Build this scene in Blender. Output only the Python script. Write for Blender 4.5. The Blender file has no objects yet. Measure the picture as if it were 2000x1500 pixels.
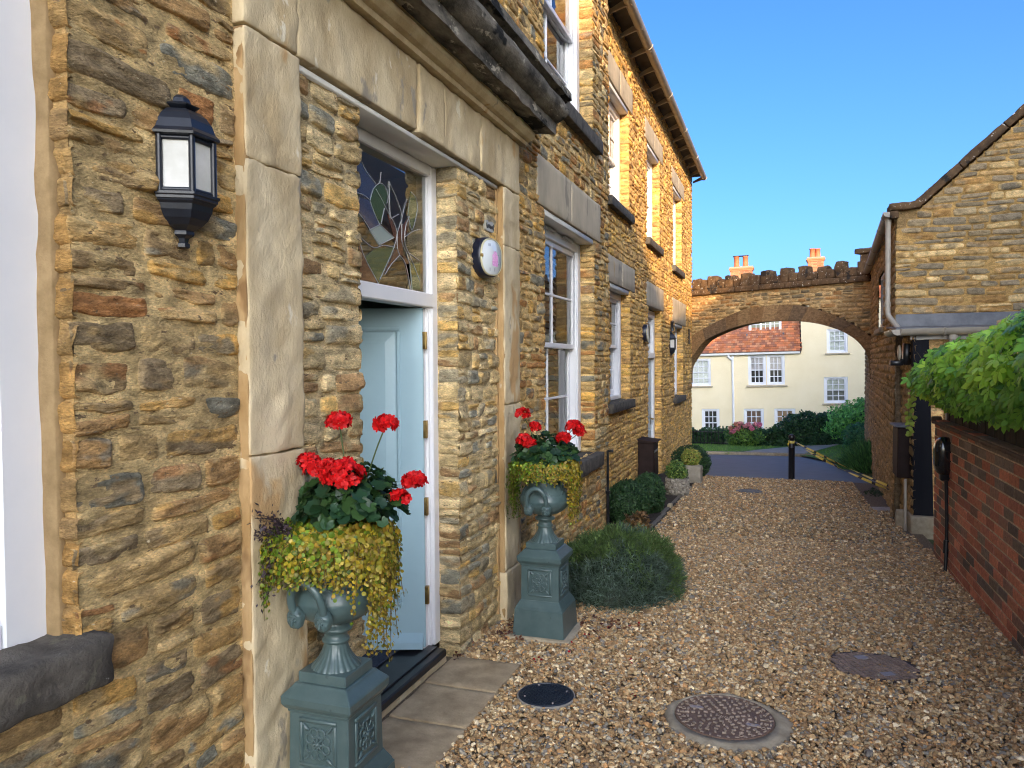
import bpy, math, numpy as np
from mathutils import Matrix
# ---------------------------------------------------------------- camera, world, sun
SC = bpy.context.scene
COL = SC.collection
H = 1.72
_Y = np.array([527., 46., 1500.]); _Y /= np.linalg.norm(_Y)
_U = np.array([-.006, 1, -(46 - .006 * 527) / 1500.]); _U -= _Y * (_U @ _Y); _U /= np.linalg.norm(_U)
_X = np.cross(_U, _Y)
cam = bpy.data.cameras.new("camera")
cam.sensor_width = 36; cam.lens = 27; cam.clip_start = .05; cam.clip_end = 3000
camo = bpy.data.objects.new("camera", cam); COL.objects.link(camo)
_m = Matrix.Identity(4)
for i, r in enumerate((_X, _Y, _U)):
    _m[i][0], _m[i][1], _m[i][2] = r[0], r[1], -r[2]
_m[2][3] = H
camo.matrix_world = _m
SC.camera = camo
SUN_EL, SUN_AZ = math.radians(16.0), math.radians(155.0)      # azimuth clockwise from +Y
w = bpy.data.worlds.new("World"); SC.world = w; w.use_nodes = True
nt = w.node_tree
bg = nt.nodes["Background"]
sky = nt.nodes.new("ShaderNodeTexSky"); sky.sky_type = 'NISHITA'; sky.sun_disc = False
sky.sun_elevation = SUN_EL; sky.sun_rotation = SUN_AZ
sky.air_density = .4; sky.dust_density = 4.2; sky.ozone_density = 1.6
hs = nt.nodes.new("ShaderNodeHueSaturation"); hs.inputs["Saturation"].default_value = 1.28
nt.links.new(sky.outputs[0], hs.inputs["Color"]); tint = nt.nodes.new("ShaderNodeMix"); tint.data_type = 'RGBA'; tint.blend_type = 'MULTIPLY'; tint.inputs[0].default_value = 1; tint.inputs[7].default_value = (.86, .985, 1.10, 1)
nt.links.new(hs.outputs[0], tint.inputs[6]); nt.links.new(tint.outputs[2], bg.inputs["Color"])
bg.inputs["Strength"].default_value = 0.15
sun = bpy.data.lights.new("sun", 'SUN'); sun.energy = 2.2; sun.angle = math.radians(.5); sun.color = (1, .66, .34)
suno = bpy.data.objects.new("sun", sun); COL.objects.link(suno)
suno.rotation_euler = (math.pi / 2 - SUN_EL, 0, math.pi - SUN_AZ)
SC.view_settings.view_transform = 'Standard'; SC.view_settings.look = 'None'
SC.view_settings.gamma = 1; SC.view_settings.exposure = 1.82
SC.cycles.max_bounces = 8; SC.cycles.diffuse_bounces = 4; SC.cycles.transparent_max_bounces = 12
SC.cycles.sample_clamp_indirect = 8
SC.cycles.use_denoising = True; SC.cycles.denoising_prefilter = 'NONE'; SC.cycles.filter_width = 1.15

RNG = np.random.default_rng(7)
def zg(y):
    y = np.asarray(y, float)
    z = np.where(y < 5, 0., np.where(y < 18, -.03 * (y - 5), -.39 - .065 * (y - 18)))
    return np.where(y > 60, -.39 - .065 * 42 - .01 * (y - 60), z)

# ---------------------------------------------------------------- noise
def _h(ix, iy, iz, s):
    n = (ix * 374761393 + iy * 668265263 + iz * 2147483647 + s * 144665) & 0xffffffff
    n = ((n ^ (n >> 13)) * 1274126177) & 0xffffffff
    n = ((n ^ (n >> 15)) * 2246822519) & 0xffffffff
    return ((n ^ (n >> 16)) & 0xffff) / 65535.
def vnoise(p, s=0):
    p = np.asarray(p, float); i = np.floor(p).astype(np.int64); f = p - i; f = f * f * (3 - 2 * f)
    out = 0
    for dx in (0, 1):
        for dy in (0, 1):
            for dz in (0, 1):
                wt = (f[..., 0] if dx else 1 - f[..., 0]) * (f[..., 1] if dy else 1 - f[..., 1]) * (f[..., 2] if dz else 1 - f[..., 2])
                out = out + wt * _h(i[..., 0] + dx, i[..., 1] + dy, i[..., 2] + dz, s)
    return out * 2 - 1
def fbm(p, s=0, o=3):
    a, t = 1., 0.; p = np.asarray(p, float)
    for k in range(o):
        t = t + a * vnoise(p, s + k); p = p * 2.07; a *= .5
    return t

# ---------------------------------------------------------------- mesh builder
class MB:
    def __init__(s): s.v = []; s.f = []; s.c = []; s.n = 0
    def add(s, verts, faces, col=None):
        verts = np.asarray(verts, float).reshape(-1, 3)
        if not isinstance(faces, list): faces = [np.asarray(faces)]
        for g in faces:
            g = np.asarray(g)
            if g.size: s.f.append(g + s.n)
        if col is None: col = (.5, .5, .5)
        col = np.asarray(col, float)
        if col.ndim == 1: col = np.broadcast_to(col, (len(verts), 3))
        s.v.append(verts); s.c.append(col); s.n += len(verts)
    def polys(s, verts, plist, col=None):
        d = {}
        for p in plist: d.setdefault(len(p), []).append(p)
        s.add(verts, [np.array(x) for x in d.values()], col)

BASE = {}
def build(name, mb, mat, parent=None, smooth=True, sharp=None):
    me = bpy.data.meshes.new(name)
    v = np.concatenate(mb.v); c = np.concatenate(mb.c)
    if parent is not None: v = v - BASE.get(parent.name, np.zeros(3))
    li = np.concatenate([g.ravel() for g in mb.f]); tot = np.concatenate([np.full(len(g), g.shape[1]) for g in mb.f])
    me.vertices.add(len(v)); me.vertices.foreach_set("co", v.astype(np.float32).ravel())
    me.loops.add(len(li)); me.loops.foreach_set("vertex_index", li.astype(np.int32))
    me.polygons.add(len(tot))
    me.polygons.foreach_set("loop_start", np.concatenate([[0], np.cumsum(tot)[:-1]]).astype(np.int32))
    me.polygons.foreach_set("loop_total", tot.astype(np.int32))
    me.polygons.foreach_set("use_smooth", np.full(len(tot), bool(smooth)))
    a = me.attributes.new("col", 'FLOAT_COLOR', 'POINT')
    a.data.foreach_set("color", np.concatenate([c, np.ones((len(c), 1))], 1).astype(np.float32).ravel())
    me.update(calc_edges=True)
    if sharp is not None: me.set_sharp_from_angle(angle=math.radians(sharp))
    me.materials.append(mat)
    o = bpy.data.objects.new(name, me); COL.objects.link(o)
    if parent is not None:
        o.parent = parent; BASE[o.name] = BASE.get(parent.name, np.zeros(3))
    return o
def tag(o, label=None, cat=None, group=None, kind=None):
    if label: o["label"] = label
    if cat: o["category"] = cat
    if cat and not kind: o["kind"] = 'thing'
    if group: o["group"] = group
    if kind: o["kind"] = kind
    return o
def thing(name, label, cat, loc=(0, 0, 0), group=None):
    o = bpy.data.objects.new(name, None); COL.objects.link(o); o.empty_display_size = .1
    o.location = loc; BASE[o.name] = np.array(loc, float)
    return tag(o, label, cat, group)
def one(name, mb, mat, label, cat, group=None, smooth=True, sharp=None):
    return tag(build(name, mb, mat, None, smooth, sharp), label, cat, group)
def struct(name, mb, mat, smooth=True, kind='structure', label=None, cat=None):
    return tag(build(name, mb, mat, None, smooth), label, cat, None, kind)

class F:                                   # wall frame: u along, v up, w out of the wall
    def __init__(s, o, u):
        s.o = np.array(o, float); u = np.array(u, float); s.u = u / np.linalg.norm(u)
        s.v = np.array([0, 0, 1.]); s.n = np.cross(s.u, s.v)
    def p(s, u, v, w):
        u, v, w = np.broadcast_arrays(*(np.asarray(q, float) for q in (u, v, w)))
        return s.o + u[..., None] * s.u + v[..., None] * s.v + w[..., None] * s.n
WORLD = F((0, 0, 0), (1, 0, 0))            # u = X, v = Z, w = -Y
def chbox(mb, fr, u0, u1, v0, v1, w0, w1, b=.003, col=None):
    b = min(b, .45 * min(u1 - u0, v1 - v0, w1 - w0))
    vs, key = [], {}
    lo, hi = (u0, v0, w0), (u1, v1, w1)
    for i in (0, 1):
        for j in (0, 1):
            for k in (0, 1):
                for ax in range(3):
                    q = []
                    for a, t in enumerate((i, j, k)):
                        e = hi[a] if t else lo[a]
                        q.append(e if a == ax else (e - b if t else e + b))
                    key[(i, j, k, ax)] = len(vs); vs.append(q)
    K = key; fs = []
    for ax in range(3):
        a, c = [(1, 2), (2, 0), (0, 1)][ax]
        for t in (0, 1):
            q = []
            for (x, y) in ((0, 0), (1, 0), (1, 1), (0, 1)):
                ijk = [0, 0, 0]; ijk[ax] = t; ijk[a] = x; ijk[c] = y; q.append(K[tuple(ijk) + (ax,)])
            fs.append(q if t else q[::-1])
            # edges along axis ax
        for x in (0, 1):
            for y in (0, 1):
                ijk0 = [0, 0, 0]; ijk0[a] = x; ijk0[c] = y; ijk1 = list(ijk0); ijk1[ax] = 1
                q = [K[tuple(ijk0) + (a,)], K[tuple(ijk1) + (a,)], K[tuple(ijk1) + (c,)], K[tuple(ijk0) + (c,)]]
                fs.append(q[::-1] if x == y else q)
    for i in (0, 1):
        for j in (0, 1):
            for k in (0, 1):
                q = [K[(i, j, k, 0)], K[(i, j, k, 1)], K[(i, j, k, 2)]]
                fs.append(q if (i + j + k) % 2 else q[::-1])
    vs = np.array(vs); mb.polys(fr.p(vs[:, 0], vs[:, 1], vs[:, 2]), fs, col)
def rbox(mb, fr, u0, u1, v0, v1, w0, w1, seg=.05, r=.012, amp=.004, fs=9., seed=0, col=None, shear=None, maxn=40):
    """rounded block with a worn, noisy surface"""
    lo = np.array([u0, v0, w0]); hi = np.array([u1, v1, w1]); d = hi - lo
    r = min(r, .48 * d.min()); n = np.clip(np.ceil(d / seg).astype(int) + 2, 3, maxn)
    for ax in range(3):
        a, c = [(1, 2), (2, 0), (0, 1)][ax]
        def ln(k):
            t = np.linspace(0, 1, n[k] - 1); e = lo[k] + t * d[k]
            return np.concatenate([[lo[k]], [lo[k] + r * .4], e[1:-1][(e[1:-1] > lo[k] + r) & (e[1:-1] < hi[k] - r)], [hi[k] - r * .4], [hi[k]]])
        A, Cc = np.meshgrid(ln(a), ln(c), indexing='ij')
        for t in (0, 1):
            P = np.zeros(A.shape + (3,)); P[..., a] = A; P[..., c] = Cc; P[..., ax] = hi[ax] if t else lo[ax]
            P = P.reshape(-1, 3)
            q = np.clip(P, lo + r, hi - r); nn = P - q; L = np.linalg.norm(nn, axis=1, keepdims=True); nn = nn / np.maximum(L, 1e-9)
            P = q + nn * r
            if amp: P = P + nn * (fbm(P * fs + seed * 7.3, seed, 3) * amp)[:, None]
            if shear is not None: P = shear(P)
            m, k2 = A.shape; idx = np.arange(m * k2).reshape(m, k2)
            f = np.stack([idx[:-1, :-1], idx[1:, :-1], idx[1:, 1:], idx[:-1, 1:]], -1).reshape(-1, 4)
            mb.add(fr.p(P[:, 0], P[:, 1], P[:, 2]), f if t else f[:, ::-1], col)
def prism(mb, pts3a, pts3b, col=None, caps=True):
    a = np.asarray(pts3a, float); b = np.asarray(pts3b, float); n = len(a)
    fs = [[i, (i + 1) % n, n + (i + 1) % n, n + i] for i in range(n)]
    if caps: fs += [list(range(n))[::-1], list(range(n, 2 * n))]
    mb.polys(np.concatenate([a, b]), fs, col)
def extr(mb, fr, prof, u0, u1, col=None):   # profile in (w, v), run along u
    prof = np.array(prof, float)
    prism(mb, fr.p(u0, prof[:, 1], prof[:, 0]), fr.p(u1, prof[:, 1], prof[:, 0]), col)
def plate(mb, fr, poly, w0, w1, col=None):  # polygon in (u, v), thickness along w
    q = np.array(poly, float)
    prism(mb, fr.p(q[:, 0], q[:, 1], w0), fr.p(q[:, 0], q[:, 1], w1), col)
def lathe(mb, c, prof, n=32, a0=0., a1=2 * math.pi, flute=None, col=None, sq=None):
    prof = np.array(prof, float); full = abs(a1 - a0 - 2 * math.pi) < 1e-6
    m = n if full else n + 1
    an = a0 + (a1 - a0) * np.arange(m) / n
    R = np.repeat(prof[:, :1], m, 1)
    if flute is not None: R = R * flute(an[None, :], prof[:, 1:2])
    P = np.stack([c[0] + R * np.cos(an), c[1] + R * np.sin(an), c[2] + np.repeat(prof[:, 1:2], m, 1)], -1)
    k = len(prof); idx = np.arange(k * m).reshape(k, m)
    nx = np.roll(idx, -1, 1) if full else idx[:, 1:]
    cur = idx if full else idx[:, :-1]
    f = np.stack([cur[:-1], nx[:-1], nx[1:], cur[1:]], -1).reshape(-1, 4)
    mb.add(P.reshape(-1, 3), f, col)
def tube(mb, path, r, n=10, col=None, caps=True):
    p = np.asarray(path, float); k = len(p); r = np.broadcast_to(np.asarray(r, float), (k,))
    t = np.gradient(p, axis=0); t /= np.maximum(np.linalg.norm(t, axis=1, keepdims=True), 1e-9)
    up = np.array([0, 0, 1.]) if abs(t[0][2]) < .9 else np.array([1., 0, 0])
    a = np.cross(t[0], up); a /= np.linalg.norm(a); ring = []
    an = np.linspace(0, 2 * math.pi, n, endpoint=False)
    for i in range(k):
        a = a - t[i] * (a @ t[i]); a /= np.linalg.norm(a); b = np.cross(t[i], a)
        ring.append(p[i] + r[i] * (np.cos(an)[:, None] * a + np.sin(an)[:, None] * b))
    V = np.concatenate(ring); idx = np.arange(k * n).reshape(k, n); nx = np.roll(idx, -1, 1)
    fs = [np.stack([idx[:-1], nx[:-1], nx[1:], idx[1:]], -1).reshape(-1, 4)]
    mb.add(V, fs, col)
    if caps:
        mb.polys(ring[0], [list(range(n))[::-1]], col); mb.polys(ring[-1], [list(range(n))], col)
def curve(pts, n=24):                      # Catmull-Rom
    p = np.asarray(pts, float); p = np.concatenate([[2 * p[0] - p[1]], p, [2 * p[-1] - p[-2]]]); out = []
    k = len(p) - 3; per = max(2, n // k)
    for i in range(k):
        for t in np.linspace(0, 1, per, endpoint=False):
            a, b, c, d = p[i:i + 4]
            out.append(.5 * (2 * b + (c - a) * t + (2 * a - 5 * b + 4 * c - d) * t * t + (3 * b - a - 3 * c + d) * t ** 3))
    out.append(p[-2]); return np.array(out)
def icos(sub):
    t = (1 + 5 ** .5) / 2
    v = [(-1, t, 0), (1, t, 0), (-1, -t, 0), (1, -t, 0), (0, -1, t), (0, 1, t), (0, -1, -t), (0, 1, -t), (t, 0, -1), (t, 0, 1), (-t, 0, -1), (-t, 0, 1)]
    f = [(0, 11, 5), (0, 5, 1), (0, 1, 7), (0, 7, 10), (0, 10, 11), (1, 5, 9), (5, 11, 4), (11, 10, 2), (10, 7, 6), (7, 1, 8), (3, 9, 4), (3, 4, 2), (3, 2, 6), (3, 6, 8), (3, 8, 9), (4, 9, 5), (2, 4, 11), (6, 2, 10), (8, 6, 7), (9, 8, 1)]
    v = [np.array(q) / np.linalg.norm(q) for q in v]
    for _ in range(sub):
        d, nf = {}, []
        def mid(a, b):
            k = (min(a, b), max(a, b))
            if k not in d:
                q = v[a] + v[b]; v.append(q / np.linalg.norm(q)); d[k] = len(v) - 1
            return d[k]
        for a, b, c in f:
            x, y, z = mid(a, b), mid(b, c), mid(c, a); nf += [(a, x, z), (b, y, x), (c, z, y), (x, y, z)]
        f = nf
    return np.array(v), np.array(f)
def blob(mb, c, r, sub=3, amp=.1, fs=2., seed=0, col=None):
    v, f = icos(sub); k = 1 + amp * fbm(v * fs + seed, seed, 3)
    mb.add(np.array(c) + v * np.array(r) * k[:, None], f, col)

def rot_frames(n, rng, normal=None, jit=1.):
    """random orthonormal frames; z axis follows normal with jitter"""
    z = rng.normal(size=(n, 3))
    if normal is not None: z = normal + jit * z
    z /= np.linalg.norm(z, axis=1, keepdims=True)
    x = rng.normal(size=(n, 3)); x -= z * (x * z).sum(1, keepdims=True); x /= np.linalg.norm(x, axis=1, keepdims=True)
    return np.stack([x, np.cross(z, x), z], 2)
def scatter(mb, tv, tf, pos, R, scale, col):
    n = len(pos); k = len(tv); scale = np.asarray(scale, float)
    if scale.ndim == 1: scale = scale[:, None]
    P = np.einsum('nij,nkj->nki', R, tv[None] * scale[:, None, :]) + pos[:, None]
    tf = tf if isinstance(tf, list) else [tf]
    fs = [(g[None] + (np.arange(n) * k)[:, None, None]).reshape(-1, g.shape[1]) for g in (np.asarray(q) for q in tf)]
    mb.add(P.reshape(-1, 3), fs, np.repeat(col, k, 0))
LEAF = (np.array([[0, 0, 0], [0, .5, .05], [0, 1, -.05], [-.28, .45, -.03], [.28, .45, -.03]], float), np.array([[0, 4, 1], [1, 4, 2], [0, 1, 3], [1, 2, 3]]))
_a = np.linspace(0, 2 * math.pi, 8, endpoint=False)
DISC = (np.concatenate([[[0, 0, .12]], np.stack([.5 * np.sin(_a), .5 - .5 * np.cos(_a), 0 * _a], 1)]), np.array([[0, 1 + i, 1 + (i + 1) % 8] for i in range(8)]))
DISC[0][0, 1] = .5
BLADE = (np.array([[-.05, 0, 0], [.05, 0, 0], [.04, .6, .04], [-.04, .6, .04], [0, 1, .16]], float), [np.array([[0, 1, 2, 3]]), np.array([[3, 2, 4]])])
def shrub(mb, c, r, n, size, cols, seed, tmpl=LEAF, up=.5, lump=.14, lf=2.2, inner=.35, jit=.55, zmin=None, flat=1.):
    rng = np.random.default_rng(seed)
    d = rng.normal(size=(n, 3)); d /= np.linalg.norm(d, axis=1, keepdims=True)
    k = 1 + lump * fbm(d * lf + seed, seed, 3)
    depth = 1 - inner * rng.random(n) ** 2
    pos = np.array(c) + d * np.array(r) * (k * depth)[:, None]
    nm = d / np.array(r); nm /= np.linalg.norm(nm, axis=1, keepdims=True); nm[:, 2] += up * .3
    R = rot_frames(n, rng, nm, jit)
    cols = np.asarray(cols); cl = cols[rng.integers(0, len(cols), n)] * (.75 + .5 * rng.random((n, 1)))
    sz = size * (.65 + .7 * rng.random(n))
    if zmin is not None:
        ok = pos[:, 2] > zmin; pos, R, cl, sz = pos[ok], R[ok], cl[ok], sz[ok]
    scatter(mb, tmpl[0], tmpl[1], pos, R, sz, cl)

# ---------------------------------------------------------------- materials
def mat(name, c1=(.5, .5, .5), c2=None, scale=12, rough=.75, bump=.0, bscale=60, metal=0., attr=False, st=(1, 1, 1), dist=.01, det=6, var=.35, spec=.5, coat=0., spots=None, sub=0., rugged=0.):
    m = bpy.data.materials.new(name); m.use_nodes = True; t = m.node_tree; N = t.nodes; L = t.links
    b = N["Principled BSDF"]; b.inputs["Roughness"].default_value = rough; b.inputs["Metallic"].default_value = metal
    b.inputs["Specular IOR Level"].default_value = spec; b.inputs["Coat Weight"].default_value = coat
    tc = N.new("ShaderNodeTexCoord"); mp = N.new("ShaderNodeMapping"); mp.inputs["Scale"].default_value = st
    L.new(tc.outputs["Object"], mp.inputs["Vector"])
    def noise(sc, d=6):
        n = N.new("ShaderNodeTexNoise"); n.inputs["Scale"].default_value = sc; n.inputs["Detail"].default_value = d
        n.inputs["Roughness"].default_value = .62; L.new(mp.outputs[0], n.inputs["Vector"]); return n
    def ramp(src, a, bb, c0, c1_):
        r = N.new("ShaderNodeValToRGB"); e = r.color_ramp.elements
        e[0].position, e[1].position = a, bb; e[0].color = (*c0, 1); e[1].color = (*c1_, 1); L.new(src, r.inputs[0]); return r.outputs[0]
    def mix(kind, f, a, bb):
        x = N.new("ShaderNodeMix"); x.data_type = 'RGBA'; x.blend_type = kind
        if isinstance(f, float): x.inputs[0].default_value = f
        else: L.new(f, x.inputs[0])
        for k, q in ((6, a), (7, bb)):
            if isinstance(q, tuple): x.inputs[k].default_value = (*q, 1)
            else: L.new(q, x.inputs[k])
        return x.outputs[2]
    n1 = noise(scale, det)
    if attr:
        at = N.new("ShaderNodeAttribute"); at.attribute_name = "col"
        c = mix('MULTIPLY', 1., at.outputs["Color"], ramp(n1.outputs["Fac"], .3, .7, (1 - var,) * 3, (1 + var,) * 3))
        c = mix('MULTIPLY', 1., c, ramp(noise(scale * 6.5, 5).outputs["Fac"], .34, .66, (.74,) * 3, (1.28,) * 3))
    else:
        c = ramp(n1.outputs["Fac"], .35, .65, c1, c2 if c2 is not None else c1)
    for sp in (spots or []):               # (colour, scale, threshold)
        n3 = noise(sp[1], 4)
        c = mix('MIX', ramp(n3.outputs["Fac"], sp[2], sp[2] + .04, (0, 0, 0), (1, 1, 1)), c, sp[0])
    L.new(c, b.inputs["Base Color"])
    if rugged:
        mp2 = N.new("ShaderNodeMapping"); mp2.inputs["Scale"].default_value = (1, 1, 3.6); L.new(tc.outputs["Object"], mp2.inputs["Vector"])
        nr = N.new("ShaderNodeTexNoise"); nr.noise_type = 'RIDGED_MULTIFRACTAL'; nr.inputs["Scale"].default_value = rugged; nr.inputs["Detail"].default_value = 7; nr.inputs["Roughness"].default_value = .6; nr.inputs["Distortion"].default_value = .4
        L.new(mp2.outputs[0], nr.inputs["Vector"])
        bp0 = N.new("ShaderNodeBump"); bp0.inputs["Strength"].default_value = .55; bp0.inputs["Distance"].default_value = .010; L.new(nr.outputs["Fac"], bp0.inputs["Height"])
    if bump:
        n2 = noise(bscale, 8); bp = N.new("ShaderNodeBump"); bp.inputs["Strength"].default_value = bump; bp.inputs["Distance"].default_value = dist
        L.new(n2.outputs["Fac"], bp.inputs["Height"]); L.new(bp.outputs[0], b.inputs["Normal"])
        if rugged: L.new(bp0.outputs[0], bp.inputs["Normal"])
    if sub: b.inputs["Subsurface Weight"].default_value = sub
    return m
def leafmat(name, rough=.5, tr=.25, spec=.4, gain=1.):
    m = bpy.data.materials.new(name); m.use_nodes = True; t = m.node_tree; N = t.nodes; L = t.links
    b = N["Principled BSDF"]; b.inputs["Roughness"].default_value = rough; b.inputs["Specular IOR Level"].default_value = spec
    at = N.new("ShaderNodeAttribute"); at.attribute_name = "col"; vm = N.new("ShaderNodeVectorMath"); vm.operation = 'SCALE'; vm.inputs[3].default_value = gain
    L.new(at.outputs["Color"], vm.inputs[0]); L.new(vm.outputs[0], b.inputs["Base Color"])
    tl = N.new("ShaderNodeBsdfTranslucent"); L.new(vm.outputs[0], tl.inputs["Color"])
    mx = N.new("ShaderNodeMixShader"); mx.inputs[0].default_value = tr
    L.new(b.outputs[0], mx.inputs[1]); L.new(tl.outputs[0], mx.inputs[2]); L.new(mx.outputs[0], N["Material Output"].inputs[0])
    return m
def glassmat(name, tint=(.8, .85, .85), ior=1.5, rough=0., alpha=None):
    m = bpy.data.materials.new(name); m.use_nodes = True; t = m.node_tree; N = t.nodes; L = t.links
    tr = N.new("ShaderNodeBsdfTransparent"); tr.inputs[0].default_value = (*tint, 1)
    gl = N.new("ShaderNodeBsdfGlossy"); gl.inputs["Roughness"].default_value = rough; gl.inputs[0].default_value = (1, 1, 1, 1)
    fr = N.new("ShaderNodeFresnel"); fr.inputs[0].default_value = ior
    mx = N.new("ShaderNodeMixShader"); L.new(fr.outputs[0], mx.inputs[0]); L.new(tr.outputs[0], mx.inputs[1]); L.new(gl.outputs[0], mx.inputs[2])
    L.new(mx.outputs[0], N["Material Output"].inputs[0]); return m
M_RUB = mat("rubble_stone", attr=True, scale=12, var=.52, rough=.92, bump=1., bscale=75, st=(1, 1, 2.4), dist=.014, spec=.2, rugged=9, spots=[((.20, .135, .075), 21, .63), ((.60, .50, .33), 27, .67), ((.48, .23, .08), 5, .70)])
M_RUBF = mat("coursed_stone", attr=True, scale=16, var=.40, rough=.93, bump=.8, bscale=60, st=(1, 1, 1.6), dist=.014, spec=.2, rugged=8, spots=[((.15, .12, .08), 22, .66), ((.56, .50, .38), 30, .69)])
M_LIME = mat("limestone", (.45, .345, .20), (.70, .585, .385), 3.6, rough=.9, bump=.6, bscale=85, dist=.008, spec=.2, st=(1, 1, .55), spots=[((.50, .32, .15), 2.3, .62), ((.36, .31, .235), 5.5, .63), ((.70, .63, .48), 9, .66), ((.20, .15, .10), 70, .73)])
M_OCHRE = mat("ochre_stone_side", (.34, .205, .08), (.46, .31, .15), 7, rough=.92, bump=.5, bscale=60, st=(1, 1, .5), spots=[((.22, .125, .05), 3, .62), ((.50, .40, .27), 8, .64)])
M_LIMG = mat("grey_limestone", (.40, .345, .25), (.57, .48, .345), 3.4, rough=.9, bump=.5, bscale=75, dist=.006, spec=.2, st=(1, 1, .5), spots=[((.30, .26, .20), 4, .62), ((.5, .36, .2), 2.2, .66)])
M_WEATH = mat("weathered_cornice_stone", (.05, .047, .042), (.26, .235, .195), 9, rough=.95, bump=.8, bscale=70, spec=.2, st=(1, .45, 1), spots=[((.46, .42, .34), 13, .61), ((.018, .018, .017), 4, .60)])
M_SILL = mat("dark_sill_stone", (.065, .058, .05), (.14, .125, .105), 12, rough=.92, bump=.7, bscale=90, spec=.2, spots=[((.55, .54, .5), 38, .70), ((.14, .13, .10), 9, .62)])
M_LICH = mat("lichened_ironstone", (.07, .045, .028), (.17, .105, .055), 6, rough=.95, bump=.5, bscale=40, spec=.2, spots=[((.035, .03, .027), 3.2, .60), ((.66, .62, .55), 24, .635)])
M_IRON = mat("brown_ironstone", (.13, .075, .035), (.22, .135, .065), 5, rough=.95, bump=.5, bscale=40, spec=.2, spots=[((.5, .45, .38), 26, .71)])
M_WHITE = mat("white_gloss_paint", (.76, .77, .80), (.82, .82, .84), 3, rough=.28, bump=.03, bscale=90)
M_WHITE2 = mat("soft_white_paint", (.62, .62, .60), (.72, .71, .68), 3, rough=.5, bump=.05, bscale=60)
M_DOOR = mat("pale_blue_door_paint", (.34, .50, .58), (.37, .54, .62), 3, rough=.35, bump=.04, bscale=70)
M_DOOR2 = mat("pale_blue_grey_door_paint", (.50, .62, .66), None, 3, rough=.35)
M_BLACK = mat("black_paint", (.010, .011, .014), (.016, .017, .02), 8, rough=.3, bump=.05, bscale=80)
M_LANT = mat("dark_lantern_metal", (.008, .010, .016), (.014, .018, .028), 14, rough=.36, bump=.06, bscale=110, spots=[((.3, .3, .3), 45, .78)])
M_URN = mat("grey_green_iron_paint", (.058, .098, .10), (.085, .128, .13), 9, rough=.3, bump=.22, bscale=55, dist=.004, spots=[((.035, .055, .052), 7, .66), ((.15, .085, .05), 42, .76)])
M_BRASS = mat("brass", (.45, .32, .12), (.3, .2, .08), 30, rough=.35, metal=.9)
M_GLASS = glassmat("window_glass", (.90, .93, .93), 1.65)
M_FGLASS = glassmat("fanlight_glass", (.45, .55, .50), 3.0)
M_LGLASS = mat("pale_reflection_glass", (.52, .52, .48), (.72, .72, .70), 5, rough=.06, coat=1., spec=.8)  # pale colour stands in for bright sky reflected in the lantern panes
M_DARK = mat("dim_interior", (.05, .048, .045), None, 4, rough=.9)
M_HALL = mat("pale_green_hall_paint", (.45, .5, .42), None, 4, rough=.9)
M_BLIND = mat("white_slat_blind", (.84, .86, .88), None, 4, rough=.5)
M_GUT = mat("grey_beige_gutter_plastic", (.27, .25, .21), (.36, .33, .28), 7, rough=.45, bump=.08, bscale=40)
M_CREAM = mat("beige_gutter_plastic", (.38, .34, .28), (.46, .42, .35), 5, rough=.4, bump=.05, bscale=40)
M_LEAD = mat("lead_sheet", (.10, .11, .13), (.19, .20, .22), 5, rough=.55, bump=.2, bscale=30, metal=.2)
M_LEAF = leafmat("leaves", gain=2.0); M_GLOSSLEAF = leafmat("glossy_leaves", .42, .3, .4, 2.0); M_JENNY = leafmat("trailing_leaves", .45, .3, .4, .95)
M_RED = leafmat("red_petals", .55, .25, .3)
M_CONC = mat("concrete", (.30, .245, .165), (.46, .385, .27), 12, rough=.95, bump=.35, bscale=70)
M_RUST = mat("rusted_iron", (.13, .075, .058), (.22, .14, .115), 12, rough=.65, bump=.2, bscale=120, metal=0., spots=[((.24, .20, .18), 6, .60)])
M_BROWN = mat("dark_brown_paint", (.020, .011, .010), (.03, .018, .016), 10, rough=.6, spec=.2, bump=.06, bscale=60)
M_ATTR = mat("painted_surface", attr=True, scale=20, var=.12, rough=.5)
M_ATTR_R = mat("rough_coloured_surface", attr=True, scale=30, var=.25, rough=.92, bump=.3, bscale=120, dist=.004, spec=.25)
# ---------------------------------------------------------------- stone walling
def rowlines(v0, v1, hmin, hmax, rng, breaks=()):
    b = sorted({v0, v1, *[x for x in breaks if v0 < x < v1]}); out = [v0]
    for a, c in zip(b[:-1], b[1:]):
        v = a
        while c - v > hmax * 1.25:
            h = rng.uniform(hmin, hmax)
            if c - v - h < hmin: h = (c - v) / 2
            v += h; out.append(v)
        out.append(c)
    return out
def hole_intervals(u0, u1, holes, ends=(False, False)):
    def fn(va, vb):
        iv = [(u0, u1, ends[0], ends[1])]; vm = (va + vb) / 2
        for (a, b, c, d) in holes:
            if c < vm < d:
                nv = []
                for (x, y, l, r) in iv:
                    if b <= x or a >= y: nv.append((x, y, l, r)); continue
                    if a > x: nv.append((x, a, l, True))
                    if b < y: nv.append((b, y, True, r))
                iv = nv
        return [q for q in iv if q[1] - q[0] > .02]
    return fn
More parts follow.
